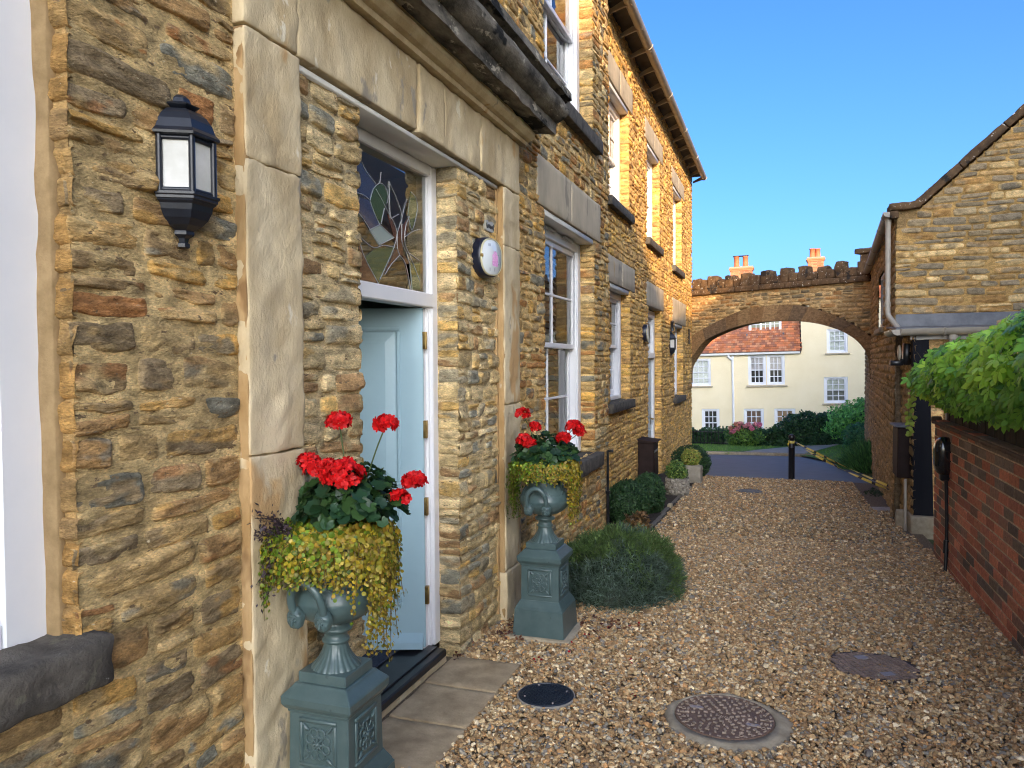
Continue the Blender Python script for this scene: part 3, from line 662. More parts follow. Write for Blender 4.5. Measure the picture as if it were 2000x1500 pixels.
stonewall(b, F((-2.0, 18.4, 0), (-1, 0, 0)), rowlines(-.8, 6, .07, .12, rng), hole_intervals(0, 5, []), 97, .2, .4, .015, (5, 4), PAL_F, MORT_M, cell=.3)
build('wall', b, M_RUB, terr)
for k, (a, c, d, e) in lint.items():
    b = MB(); m = (a + c) / 2; rbox(b, F2, a, m, d + .003, e, -.16, .012, .12, .008, .003, 5, int(a)); rbox(b, F2, m + .008, c, d + .003, e, -.16, .012, .12, .008, .003, 5, int(a) + 1); build('lintel', b, M_LIMG, terr)
for k, (a, c, d, e) in op.items():
    if k == 'd': continue
    sash_window(terr, F2, a + .005, c - .005, d + .005, e - .06, -.12, 3 if k[0] == 'u' else 2, 2, 2, fw=.10, sill=(a - .12, c + .02, .12, .08))
    b = MB(); chbox(b, F2, a + .01, c - .01, e - .055, e - .002, -.14, -.01); build('lintel_board', b, M_WHITE2, terr)
for q in ((-.3, 3.1), (3.2, 5.9)):
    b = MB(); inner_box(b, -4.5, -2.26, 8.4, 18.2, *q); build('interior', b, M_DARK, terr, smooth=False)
# its door
b = MB(); a, c = 12.16, 13.59
chbox(b, F2, a, a + .12, -.5, 2.58, -.22, -.11, .006); chbox(b, F2, c - .12, c, -.5, 2.58, -.22, -.11, .006); chbox(b, F2, a + .12, c - .12, 2.46, 2.58, -.22, -.112, .006); chbox(b, F2, a + .10, c - .10, 1.77, 1.86, -.22, -.085, .006)
build('door_frame', b, M_WHITE, terr, smooth=False)
b = MB(); chbox(b, F2, a + .12, c - .12, -.33, 1.77, -.20, -.15, .004)
for (x, y) in ((0, 0), (1, 0)):
    for (v0, v1) in ((-.15, .55), (.75, 1.6)): chbox(b, F2, a + .24 + .52 * x, a + .64 + .52 * x, v0, v1, -.15, -.138, .008)
dd = build('door', b, M_DOOR2, terr, smooth=False)
b = MB(); tube(b, [(-2.15, c - .2, .72), (-2.10, c - .2, .72), (-2.10, c - .33, .72)], .012, 8); chbox(b, F2, c - .22, c - .18, .62, .80, -.15, -.143); build('handle', b, M_BRASS, dd)
b = MB(); b.add(F2.p(np.array([a, c, c, a]), np.array([1.8, 1.8, 2.5, 2.5]), -.17), np.array([[0, 1, 2, 3]])); build('fanlight', b, M_GLASS, terr)
# eaves, gutter, roof
b = MB()
chbox(b, WORLD, -2.05, -1.80, 6.02, 6.05, -18.52, -8.3, .004)
prism(b, [(-1.74, 8.3, 6.05), (-6, 8.3, 9.3), (-10, 8.3, 6.05)], [(-1.74, 18.55, 6.05), (-6, 18.55, 9.3), (-10, 18.55, 6.05)]); build('roof', b, mat("dark_eaves_and_slate", (.035, .03, .027), (.06, .055, .05), 8, rough=.85), terr, smooth=False)
b = MB(); an = np.linspace(math.pi, 2 * math.pi, 11)
for r in (.062, .056):
    P = np.concatenate([np.stack([-1.735 + r * np.cos(an), np.full(11, y), 6.02 + r * np.sin(an)], 1) for y in (8.33, 18.6)])
    q = [[i, i + 1, 12 + i, 11 + i] for i in range(10)]; b.polys(P, q)
for y in np.arange(8.6, 18.6, 2.0): tube(b, np.stack([-1.735 + .066 * np.cos(an), np.full(11, y), 6.02 + .066 * np.sin(an)], 1), .009, 6)
gt = build('gutter', b, M_GUT, terr)
for y in np.arange(8.5, 18.6, .72):
    b = MB(); prism(b, [(-1.68, y, 6.03), (-1.70, y, 5.962), (-1.80, y, 5.955), (-1.99, y, 5.90), (-1.99, y, 5.94), (-1.81, y, 6.03)], [(-1.68, y + .035, 6.03), (-1.70, y + .035, 5.962), (-1.80, y + .035, 5.955), (-1.99, y + .035, 5.90), (-1.99, y + .035, 5.94), (-1.81, y + .035, 6.03)])
    build('bracket', b, mat("bracket_paint", (.30, .25, .18), None, rough=.6) if y == 8.5 else bpy.data.materials["bracket_paint"], gt, smooth=False)
# ================================================================ RIGHT-HAND GABLED BUILDING
barn = thing('gabled_stone_building', 'gabled coursed-stone building on the right with raised coping stones and lead flashing', 'house', (1.3, 10, 0))
dS = np.array([.058, 1, 0]); dS /= np.linalg.norm(dS)
FS = F((1.27, 10.1, 0), -dS); FGb = F((1.27, 10.1, 0), (1, -.058, 0)); rng = np.random.default_rng(13)
b = MB()
hS = [(-3.72, -2.2, 2.2, 3.06)]
rS = rowlines(-1.2, 3.5, .075, .115, rng, (2.2, 3.06))
stonewall(b, FS, rS, hole_intervals(-9, 0, hS, (False, True)), 101, .12, .24, .020, (8, 6), PAL_S, (.24, .18, .11), gap=.016, wob=.006, amp=.007, cell=.12, split=.05, wave=.004)
rake = lambda v: max(0, .25 + (v - 3.50) / .915)
rG = rowlines(2.0, 6.6, .055, .10, rng, (3.46,))
def ivG(va, vb):
    a = rake(vb); c = 6.6 - a
    return [(a, c, a < .01, False)] if c - a > .1 else []
stonewall(b, FGb, rG, ivG, 102, .16, .40, .012, (12, 7), PAL_G, MORT_G, gap=.009, wob=.005, amp=.005, cell=.07, split=.12, wave=.006)
rL = rowlines(-.6, 1.98, .085, .12, rng)
FLn = F((1.345, 10.1, 0), (0, -1, 0))
stonewall(b, FLn, rL, hole_intervals(-.1, .95, [], (False, True)), 103, .14, .26, .020, (8, 6), PAL_S, (.24, .18, .11), gap=.016, wob=.006, amp=.007, cell=.08, split=.05, wave=.004)
FLf = F((1.345, 9.3, 0), (1, 0, 0))
stonewall(b, FLf, rowlines(-.4, 1.95, .12, .22, rng), hole_intervals(.1, 2.4, []), 104, .25, .4, .015, (10, 7), [(.46, .31, .17), (.42, .27, .14)], (.45, .33, .2), cell=.08, split=0)
for z in (-.2, 1.98): pass
prism(b, FGb.p(np.array([-.0, .075, .075, 0]), -1.2, np.array([.0, .0, .02, .02])), FGb.p(np.array([-.0, .075, .075, 0]), 2.02, np.array([.0, .0, .02, .02])), (.22, .165, .10))
plate(b, FGb, [(.004, 1.98), (.004, 3.47), (.25, 3.48), (3.3, 6.27), (6.6, 3.45), (6.6, 1.98)], -.2, -.004, np.array(MORT_G) * 1.6)
build('wall', b, M_RUBF, barn)
b = MB()
def cop(u0, u1, vf0, vf1, seed):
    L = math.hypot(u1 - u0, vf1 - vf0); n = max(1, round(L / .62)); 
    d = FGb.u * (u1 - u0) + np.array([0, 0, 1]) * (vf1 - vf0); d /= np.linalg.norm(d)
    class G(F): pass
    g = F(FGb.p(u0, vf0, 0), d); g.v = np.cross(FGb.n, d); g.n = FGb.n
    for k in range(n): rbox(b, g, L * k / n + .003, L * (k + 1) / n - .003, -.006, .082, -.34, .065, .035, .016, .010, 12, seed + k)
cop(-.085, .26, 3.475, 3.49, 1); cop(.235, 3.3, 3.50, 6.31, 5); cop(3.3, 6.365, 6.31, 3.50, 15)
rbox(b, FGb, -.075, .02, 3.38, 3.47, -.34, .06, .05, .02, .006, 9, 31)
build('coping', b, M_LICH, barn)
b = MB(); pA = FGb.p(np.array([.02, 3.3, 6.6]), np.array([3.42, 6.42, 3.42]), -.3); prism(b, pA, pA + dS * 9); build('roof', b, mat("stone_slate_roof", (.10, .075, .05), (.17, .13, .09), 9, rough=.9, bump=.4, bscale=30), barn, smooth=False)
# small timber window high on the side
b = MB(); chbox(b, FS, -3.72, -3.65, 2.2, 3.06, -.13, -.03); chbox(b, FS, -2.27, -2.2, 2.2, 3.06, -.13, -.03); chbox(b, FS, -3.65, -2.27, 2.99, 3.06, -.13, -.031); chbox(b, FS, -3.65, -2.27, 2.2, 2.28, -.13, -.02)
for q in (-3.22, -2.72): chbox(b, FS, q - .035, q + .035, 2.28, 2.99, -.13, -.035)
wn = build('window', b, mat("grey_white_timber", (.42, .42, .41), (.5, .5, .49), 6, rough=.6), barn, smooth=False)
b = MB(); b.add(FS.p(np.array([-3.7, -2.2, -2.2, -3.7]), np.array([2.2, 2.2, 3.05, 3.05]), -.1), np.array([[0, 1, 2, 3]])); build('pane', b, M_GLASS, wn)
b = MB(); b.add(FS.p(np.array([-3.7, -2.2, -2.2, -3.7]), np.array([2.2, 2.2, 3.05, 3.05]), -.22), np.array([[0, 1, 2, 3]])); build('curtain', b, M_BLIND, wn)
b = MB(); rbox(b, FS, -3.8, -2.1, 2.12, 2.195, -.1, .07, .08, .012, .003, 8, 4); build('sill', b, M_LIMG, wn)
# eaves gutter and its downpipe
b = MB()
def halfgutter(mb, A, B, r, up=np.array([0, 0, 1.])):
    A, B = np.array(A, float), np.array(B, float); d = (B - A) / np.linalg.norm(B - A); s = np.cross(d, up)
    an = np.linspace(math.pi, 2 * math.pi, 11)
    for q in (r, r * .9):
        P = np.concatenate([C + q * (np.cos(an)[:, None] * s + np.sin(an)[:, None] * up) for C in (A, B)])
        mb.polys(P, [[i, i + 1, 12 + i, 11 + i] for i in range(10)])
    P = A + r * (np.cos(an)[:, None] * s + np.sin(an)[:, None] * up); mb.polys(P, [list(range(11))])
    P = B + r * (np.cos(an)[:, None] * s + np.sin(an)[:, None] * up); mb.polys(P, [list(range(11))[::-1]])
halfgutter(b, FS.p(-6.25, 3.44, .085), FS.p(.05, 3.46, .085), .062)
for q in (-4.8, -3.0, -1.2, -.15): tube(b, [FS.p(q + dx, 3.44, .085 + .066 * math.cos(t)) + np.array([0, 0, .066 * math.sin(t)]) for dx in (0,) for t in np.linspace(math.pi, 2 * math.pi, 9)], .009, 6)
build('gutter', b, M_GUT, barn)
b = MB()
pp = [FS.p(-.05, 3.40, .085), FS.p(-.05, 3.0, .085), FS.p(-.05, 2.32, .085), FS.p(-.02, 2.24, .075), FS.p(.30, 2.06, -.02), FS.p(.42, 2.03, -.05)]
tube(b, pp, .031, 12)
for z in (3.33, 2.36): tube(b, [FS.p(-.05, z, .085), FS.p(-.05, z + .05, .085)], .037, 12)
build('downpipe', b, M_CREAM, barn)
# lean-to: lead, roof sheet, fascia, gutter, timber post on its block
b = MB(); chbox(b, FGb, .0, 3.6, 2.045, 2.255, -.005, .022, .004); chbox(b, FGb, .0, 1.02, 2.05, 2.245, .022, .026, .002)
P = [(1.16, 10.05, 2.09), (4.8, 9.9, 2.09), (4.8, 9.2, 2.045), (1.16, 9.2, 2.045)]; prism(b, P[::-1], [(x, y, z + .02) for x, y, z in P[::-1]])
build('lead_flashing', b, M_LEAD, barn, smooth=False)
b = MB(); halfgutter(b, (1.19, 9.10, 2.045), (3.2, 9.10, 2.065), .074); tube(b, [(1.60, 9.10 + .077 * math.cos(t), 2.05 + .077 * math.sin(t)) for t in np.linspace(math.pi, 2 * math.pi, 9)], .014, 6)
halfgutter(b, (1.165, 9.75, 2.04), (1.165, 9.08, 2.04), .062)
build('gutter', b, M_CREAM, barn)
b = MB(); chbox(b, WORLD, 1.30, 3.2, 1.935, 1.985, -9.23, -9.20, .003); build('fascia', b, M_WHITE2, barn, smooth=False)
b = MB(); tube(b, [(1.69, 9.12, 2.0), (1.69, 9.12, 1.90), (1.68, 9.18, 1.86), (1.68, 9.25, .2)], .04, 12); tube(b, [(1.69, 9.12, 2.0), (1.69, 9.12, 1.93)], .048, 12); build('downpipe', b, M_CREAM, barn)
b = MB()
A_ = np.array([(1.335, 9.15, .055), (1.53, 9.15, .055), (1.53, 9.33, .055), (1.335, 9.33, .055)]); B_ = np.array([(1.32, 9.15, 1.93), (1.47, 9.15, 1.93), (1.47, 9.33, 1.93), (1.32, 9.33, 1.93)])
prism(b, A_, B_); build('timber_post', b, mat("tarred_timber", (.008, .009, .014), (.016, .017, .022), 5, rough=.75, spec=.15, bump=.35, bscale=18, st=(1, 1, .12)), barn, smooth=False)
b = MB(); rbox(b, WORLD, 1.30, 1.56, -.25, .05, -9.36, -9.08, .04, .02, .006, 8, 3); rbox(b, WORLD, 1.20, 1.34, -.25, .06, -9.5, -9.38, .05, .03, .006, 8, 5); build('concrete_block', b, M_CONC, barn)
b = MB(); tube(b, [(1.275, 9.28, .42), (1.275, 9.26, -.16)], .016, 10); build('waste_pipe', b, M_CREAM, barn)
# things fixed to it
mb_ = thing('meter_box', 'dark brown meter box on the stone wall beside the black timber post', 'meter box', (1.27, 9.5, .4))
b = MB(); chbox(b, WORLD, 1.205, 1.343, .42, .975, -9.75, -9.36, .006); build('case', b, M_BROWN, mb_, smooth=False)
b = MB(); chbox(b, WORLD, 1.225, 1.325, .44, .95, -9.359, -9.350, .004); build('door', b, M_BROWN, mb_, smooth=False)
b = MB(); chbox(b, WORLD, 1.175, 1.35, .976, 1.0, -9.78, -9.33, .006); build('cap', b, M_LEAD, mb_, smooth=False)
sl = thing('security_light', 'black security floodlight under the beige gutter on the stone corner', 'light', (1.25, 9.45, 1.75))
b = MB(); chbox(b, WORLD, 1.14, 1.265, 1.655, 1.71, -9.56, -9.42, .008); chbox(b, WORLD, 1.24, 1.35, 1.70, 1.73, -9.52, -9.46, .004); build('lamp_head', b, M_BLACK, sl)
b = MB(); chbox(b, WORLD, 1.27, 1.35, 1.66, 1.90, -9.56, -9.44, .01); build('bracket', b, M_BLACK, sl)
b = MB(); v, f = icos(3); b.add(np.array([1.225, 9.43, 1.80]) + v * np.array([.02, .06, .085]), f); build('sensor_disc', b, mat("ivory_disc", (.5, .46, .38), None, rough=.4), sl)

# ================================================================ ARCH
arch = thing('stone_archway', 'battlemented stone archway spanning the drive between the two buildings', 'archway', (0, 17.2, 0))
FA = F((-2.0, 18.4, 0), (3.62, -2.1, 0)); LA = math.hypot(3.62, 2.1); rng = np.random.default_rng(14)
INT = np.array([(-.14, 1.20), (-.13, 1.55), (.0, 1.76), (.145, 1.94), (.29, 2.10), (.45, 2.215), (.72, 2.325), (1.23, 2.476), (1.74, 2.548), (2.22, 2.56), (2.69, 2.53), (3.14, 2.457), (3.565, 2.318), (3.83, 2.17), (4.0, 2.02), (4.10, 1.87), (4.16, 1.70), (4.19, 1.35)])
EXT = np.array([(-.3, 1.4), (-.24, 1.95), (-.10, 2.18), (.10, 2.34), (.30, 2.44), (.52, 2.53), (.85, 2.66), (1.36, 2.83), (1.80, 2.885), (2.25, 2.90), (2.75, 2.85), (3.25, 2.70), (3.70, 2.50), (4.02, 2.30), (4.25, 2.10), (4.38, 1.92), (4.45, 1.7), (4.5, 1.35)])
def resamp(p, n):
    d = np.concatenate([[0], np.cumsum(np.linalg.norm(np.diff(p, axis=0), axis=1))]); t = np.linspace(0, d[-1], n)
    return np.stack([np.interp(t, d, p[:, 0]), np.interp(t, d, p[:, 1])], 1)
ci = curve(INT, 80); ce = curve(EXT, 80)
extv = lambda u: np.interp(u, ce[np.argsort(ce[:, 0]), 0], ce[np.argsort(ce[:, 0]), 1])
b = MB(); rAr = rowlines(1.3, 3.24, .055, .10, rng)
def ivA(va, vb):
    u = np.linspace(0, LA, 120); ok = extv(u) - .05 < va; out = []; st = None
    for k in range(len(u)):
        if ok[k] and st is None: st = u[k]
        if (not ok[k] or k == len(u) - 1) and st is not None:
            if u[k] - st > .05: out.append((st, u[k], False, False))
            st = None
    return out
stonewall(b, FA, rAr, ivA, 111, .14, .36, .014, (8, 6), [(.20, .15, .09), (.26, .19, .11), (.15, .12, .08), (.11, .095, .075), (.32, .235, .14), (.22, .13, .065)], (.24, .18, .11), gap=.014, cell=.05, split=.1)
FAb = F(FA.p(LA, 0, -.22), -FA.u)
stonewall(b, FAb, rAr, lambda va, vb: [(LA - y, LA - x, False, False) for x, y, _, _ in ivA(va, vb)], 112, .2, .4, .014, (5, 4), [(.22, .16, .09), (.27, .20, .12)], (.26, .19, .12), cell=.12)
build('wall', b, M_RUBF, arch)
b = MB(); NV = 19; a = resamp(ci, NV * 3 + 1); e = resamp(ce, NV * 3 + 1)
for k in range(NV):
    s = slice(3 * k, 3 * k + 4); i, o = a[s].copy(), e[s].copy(); w = .03 + rng.uniform(-.006, .006)
    i[0] += (i[1] - i[0]) * .04; o[0] += (o[1] - o[0]) * .04
    q = np.concatenate([i, o[::-1]]); plate(b, FA, q, -.24, w, np.array([(.24, .145, .07), (.20, .125, .065), (.28, .18, .09), (.17, .115, .07)][rng.integers(4)]) * rng.uniform(.85, 1.15))
build('arch_ring', b, M_RUBF, arch, smooth=False)
b = MB(); n = 7
for k in range(n): rbox(b, FA, LA * k / n + .003, LA * (k + 1) / n - .003, 3.235 + .004 * (k % 2), 3.36, -.34, .075, .06, .025, .007, 7, 120 + k)
build('string_course', b, M_LICH, arch)
b = MB()
u = .02; k = 0
while u < LA - .05:
    mer = k % 2 == 0; L = rng.uniform(.17, .26) if mer else rng.uniform(.14, .34); L = min(L, LA - u)
    rbox(b, FA, u + .003, u + L - .003, 3.355, 3.655 + rng.uniform(-.035, .03) if mer else 3.555 + rng.uniform(-.03, .03), -.26, .03, .035, .028, .020, 11, 140 + k)
    u += L; k += 1
build('parapet', b, M_LICH, arch)
b = MB(); rbox(b, FA, LA - .22, LA + .06, 3.3, 3.78, -.35, .02, .06, .02, .006, 7, 170); rbox(b, FA, LA - .30, LA + .14, 3.78, 3.88, -.4, .08, .06, .025, .008, 7, 171); build('end_pier', b, M_LICH, arch)
b = MB(); chbox(b, F2, 17.7, 17.86, 2.1, 2.44, .005, .03, .004)
one('wall_slot_box', b, M_BLACK, 'narrow black slot box on the golden house end beside the arch', 'wall box', smooth=False)

# ================================================================ BRICK WALL, FENCE
bw = thing('brick_wall', 'low red and brown brick wall on the right with a thin ledge of coping', 'wall', (1.35, 5, 0))
FB = F((1.332, 7.93, 0), (-.003, -1, 0)); rng = np.random.default_rng(15)
b = MB()
bc = np.array([2.35, 2.7, 2.6]) * np.array([(.20, .065, .042), (.235, .08, .05), (.17, .06, .042), (.12, .06, .045), (.075, .05, .042), (.25, .095, .06), (.10, .065, .05)]); wt = np.array([.25, .22, .18, .12, .08, .08, .07])
row = 0; v = -.25
while v < 1.13:
    top = v > .85
    if row % 2 == 0: L, off = .2247, 0
    else: L, off = .2247, .112
    u = -off
    while u < 9.5:
        a, c = max(u, 0), min(u + L - .011, 9.5)
        if c - a > .03:
            cc = bc[rng.choice(7, p=wt)] * rng.uniform(.8, 1.15)
            if top and rng.random() < .55: cc = 2. * np.array([.10, .075, .06]) * rng.uniform(.8, 1.4)
            rr = rng.normal(0, .0015)
            chbox(b, FB, a, c, v, v + .064, -.09, .004 + rr, .004, cc)
        u += L
    v += .0752; row += 1
mcol = (.55, .42, .28)
b.add(FB.p(np.array([0, 9.5, 9.5, 0]), np.array([-.3, -.3, 1.14, 1.14]), -.0015), np.array([[0, 1, 2, 3]]), mcol)
b.add(FB.p(np.array([0, 0, 0, 0]) + .004, np.array([-.3, -.3, 1.14, 1.14]), np.array([-.25, -.004, -.004, -.25])), np.array([[0, 1, 2, 3]]), (.17, .07, .05))
build('brickwork', b, mat("brick", attr=True, scale=35, var=.28, rough=.9, bump=.35, bscale=90, dist=.004, spec=.25), bw, smooth=False)
b = MB()
for k in range(16): rbox(b, FB, .6 * k - .012, .6 * k + .588, 1.135, 1.162, -.26, .028, .08, .008, .003, 9, k)
rbox(b, FB, -.03, .05, 1.13, 1.20, -.05, .035, .02, .02, .006, 9, 33)
build('coping', b, mat("dull_brick_coping", (.10, .065, .05), (.15, .10, .075), 12, rough=.9, bump=.3, bscale=60), bw)
fe = thing('board_fence', 'dark weathered board fence standing on top of the brick wall under the climber', 'fence', (1.4, 5, 1.16))
b = MB(); rng = np.random.default_rng(16)
for k in range(72):
    u = .03 + k * .13; chbox(b, FB, u, u + .122, 1.166, 1.62 + .01 * rng.random(), -.10 - .006 * (k % 2), -.085 - .006 * (k % 2), .003)
build('boards', b, mat("weathered_boards", (.045, .032, .024), (.085, .062, .045), 14, rough=.85, bump=.4, bscale=60, st=(1, 1, .15)), fe, smooth=False)
ev = thing('wall_charger', 'glossy black oval-topped charging unit fixed to the brick wall', 'charger', (1.3, 7.3, .9))
b = MB(); v, f = icos(4)
q = np.sign(v) * np.abs(v) ** .62; q[:, 0] = np.sign(v[:, 0]) * np.abs(v[:, 0]) ** .8
b.add(np.array([1.30, 7.30, .905]) + q * np.array([.085, .085, .165]), f); build('case', b, mat("glossy_black_plastic", (.012, .013, .016), None, rough=.12, coat=.5), ev)
b = MB(); chbox(b, WORLD, 1.262, 1.335, .70, 1.0, -7.35, -7.25, .01); build('back_plate', b, M_BLACK, ev)
b = MB(); tube(b, curve([(1.305, 7.28, .76), (1.315, 7.28, .4), (1.312, 7.27, .1), (1.30, 7.25, -.1)], 16), .014, 10); tube(b, [(1.312, 7.27, .20), (1.307, 7.26, .09)], .022, 10); build('conduit', b, M_BLACK, ev)

# ================================================================ THE CREAM HOUSE BEYOND THE ARCH
ch = thing('cream_house', 'cream rendered house with red tiled roof and white windows beyond the archway', 'house', (-.5, 36, 0))
FY = F((0, 36, 0), (1, 0, 0)); rng = np.random.default_rng(17)
wins = [('ul', -3.95, -3.03, .63, 1.88, 3, 2, 2), ('dbl1', -1.40, -.64, .64, 1.97, 3, 2, 2), ('dbl2', -.60, .15, .64, 1.97, 3, 2, 2), ('ll', -3.46, -2.68, -1.7, -.42, 3, 2, 2), ('lm', -1.62, -.76, -1.7, -.42, 3, 2, 2), ('lr', -.32, .56, -1.7, -.42, 3, 2, 2), ('r1', 1.88, 2.72, 1.98, 3.02, 3, 2, 2), ('r2', 1.74, 2.70, -.20, .94, 3, 2, 2)]
ul = MB()
def wallgrid(mb, fr, u0, u1, v0, v1, holes, col=None, w=0.):
    us = sorted({u0, u1, *[q for h in holes for q in h[:2] if u0 < q < u1]}); vs = sorted({v0, v1, *[q for h in holes for q in h[2:] if v0 < q < v1]})
    for a, c in zip(us[:-1], us[1:]):
        for d, e in zip(vs[:-1], vs[1:]):
            m, n = (a + c) / 2, (d + e) / 2
            if any(h[0] < m < h[1] and h[2] < n < h[3] for h in holes): continue
            mb.add(fr.p(np.array([a, c, c, a]), np.array([d, d, e, e]), w), np.array([[0, 1, 2, 3]]), col)
    for (a, c, d, e) in holes:
        P = fr.p(np.array([a, c, c, a] * 2), np.array([d, d, e, e] * 2), np.array([w] * 4 + [w - .12] * 4)); mb.add(P, np.array([[0, 4, 5, 1], [1, 5, 6, 2], [2, 6, 7, 3], [3, 7, 4, 0]]), col)
hl = [(x[1], x[2], x[3], x[4]) for x in wins]
wallgrid(ul, FY, -9, .845, -2.6, 2.05, [h for h in hl if h[0] < .8]); wallgrid(ul, FY, .845, 7.5, -2.6, 4.3, [h for h in hl if h[0] > .8])
prism(ul, [(7.5, 36, -2.6), (7.5, 36, 4.3), (7.5, 39, 5.2), (7.5, 42, 4.3), (7.5, 42, -2.6)], [(7.49, 36, -2.6), (7.49, 36, 4.3), (7.49, 39, 5.2), (7.49, 42, 4.3), (7.49, 42, -2.6)])
prism(ul, [(.845, 36.001, 2.0), (.845, 36.001, 4.3), (.845, 39, 5.2), (.845, 42, 4.3), (.845, 42, 2.0)], [(.85, 36.001, 2.0), (.85, 36.001, 4.3), (.85, 39, 5.2), (.85, 42, 4.3), (.85, 42, 2.0)])
build('wall', ul, mat("cream_render", (.84, .71, .46), (.88, .755, .51), 1.2, rough=.9, bump=.35, bscale=16, dist=.02, spec=.2), ch, smooth=False)
RT = [(.50, .17, .075), (.58, .21, .09), (.40, .15, .08), (.52, .24, .13), (.33, .14, .09)]
b = MB(); grid_tiles(b, (-9.2, 35.82, 2.12), (10.0, 0, 0), (0, .95, 1.75), 62, 17, RT, rng, .03); grid_tiles(b, (-9.2, 36.77, 3.87), (10.0, 0, 0), (0, 2.2, 1.15), 62, 22, RT, rng, .03)
grid_tiles(b, (.75, 35.8, 4.25), (6.9, 0, 0), (0, 3.2, .95), 42, 30, RT, rng, .03)
P = [(-9.2, 35.95, 2.1), (-9.2, 36.8, 3.84), (-9.2, 39, 5.0), (-9.2, 42, 2.0)]; prism(b, P, [(.8, y, z) for _, y, z in P], RT[2])
P = [(.8, 35.9, 4.22), (.8, 39, 5.17), (.8, 42, 4.2)]; prism(b, P, [(7.6, y, z) for _, y, z in P], RT[2])
rf = build('roof', b, M_ATTR_R, ch, smooth=False)
b = MB(); b.add([(.80, 35.80, 2.12), (.86, 35.80, 2.12), (.86, 36.78, 3.87), (.80, 36.78, 3.87)], np.array([[0, 1, 2, 3]])); prism(b, [(.80, 35.78, 2.08), (.83, 35.78, 2.08), (.83, 36.75, 3.86), (.80, 36.75, 3.86)], [(.80, 35.86, 2.02), (.83, 35.86, 2.02), (.83, 36.85, 3.80), (.80, 36.85, 3.80)]); build('verge', b, M_BROWN, rf, smooth=False)
# dormer
b = MB(); chbox(b, FY, -1.42, .10, 2.80, 2.86, -.75, -.22, .01); chbox(b, FY, -1.36, -1.24, 2.86, 3.65, -1.2, -.33, .01); chbox(b, FY, -.07, .04, 2.86, 3.65, -1.2, -.33, .01); chbox(b, FY, -1.36, .04, 3.62, 3.72, -1.4, -.30, .01)
for q in (-.84, -.43): chbox(b, FY, q - .04, q + .04, 2.86, 3.62, -.42, -.345, .006)
for q in (-1.04, -.635, -.25): chbox(b, FY, q - .014, q + .014, 2.86, 3.62, -.41, -.36, .003)
for z in (3.1, 3.35): chbox(b, FY, -1.24, -.07, z - .012, z + .012, -.41, -.362, .003)
dm = build('dormer', b, M_WHITE, rf, smooth=False)
b = MB(); chbox(b, FY, -1.47, -1.40, 2.74, 2.95, -.7, -.20, .01); chbox(b, FY, .08, .16, 2.74, 2.95, -.7, -.20, .01); chbox(b, FY, -1.5, .18, 2.735, 2.80, -.6, -.17, .01); build('dormer_lead', b, M_LEAD, rf, smooth=False)
b = MB(); b.add(FY.p(np.array([-1.24, -.07, -.07, -1.24]), np.array([2.86, 2.86, 3.62, 3.62]), -.40), np.array([[0, 1, 2, 3]]), (.25, .25, .17)); build('dormer_pane', b, mat("dormer_glass", (.30, .30, .20), None, rough=.08), rf, smooth=False)
def chimney(x0, x1, y, zb, zt, pots, label):
    b = MB(); zs = np.arange(zb, zt - .2, .075)
    for k, z in enumerate(zs):
        off = 0 if k % 2 else .055; x = x0 - off
        while x < x1:
            a_, c_ = max(x, x0), min(x + .215, x1)
            if c_ - a_ > .03: chbox(b, F((0, y, 0), (1, 0, 0)), a_, c_ - .008, z, z + .066, -.5, 0, .003, np.array([(.40, .16, .075), (.46, .19, .09), (.34, .14, .075)][rng.integers(3)]) * rng.uniform(.8, 1.15))
            x += .222
    chbox(b, F((0, y, 0), (1, 0, 0)), x0 + .01, x1 - .01, zb, zt - .2, -.49, -.008, .003, (.33, .24, .17))
    for k, o in enumerate((.03, .06, .03)): chbox(b, F((0, y, 0), (1, 0, 0)), x0 - o, x1 + o, zt - .2 + .066 * k, zt - .2 + .066 * (k + 1), -.5 - o, o, .004, (.42, .18, .09) if k < 2 else (.36, .26, .19))
    c = build('chimney', b, M_ATTR_R, rf, smooth=False); c["label"] = label
    for (px, r, h) in pots:
        b = MB(); lathe(b, (px, y + .25, zt), [(r * 1.12, 0), (r * 1.12, .06), (r, .08), (r * .94, h - .05), (r * 1.1, h - .04), (r * 1.1, h), (r * .8, h), (r * .75, h - .2)], 16); build('chimney_pot', b, mat("terracotta_pot", (.46, .12, .045), (.52, .15, .06), 5, rough=.8) if 'terracotta_pot' not in bpy.data.materials else bpy.data.materials["terracotta_pot"], rf)
chimney(-2.25, -1.22, 38.6, 4.4, 6.27, [(-1.96, .125, .50), (-1.55, .125, .50)], 'brick chimney with two capped pots')
chimney(1.25, 1.95, 38.6, 4.4, 6.50, [(1.46, .12, .42), (1.69, .12, .40)], 'brick chimney with a square cluster of pots')
b = MB(); chbox(b, FY, -2.12, -1.40, 6.78, 6.81, -2.99, -2.72, .004)
b.v[-1] = b.v[-1]; build('pot_cap', b, M_BROWN, rf, smooth=False)
b = MB(); chbox(b, FY, -9, .80, 2.0, 2.10, -.02, .15, .01); build('gutter', b, M_WHITE2, ch, smooth=False)
b = MB(); tube(b, curve([(-2.22, 35.9, 2.02), (-2.22, 35.9, 1.92), (-2.08, 35.95, 1.78), (-2.06, 35.95, 1.6), (-2.06, 35.95, -2.5)], 40), .05, 10); build('downpipe', b, M_WHITE, ch)
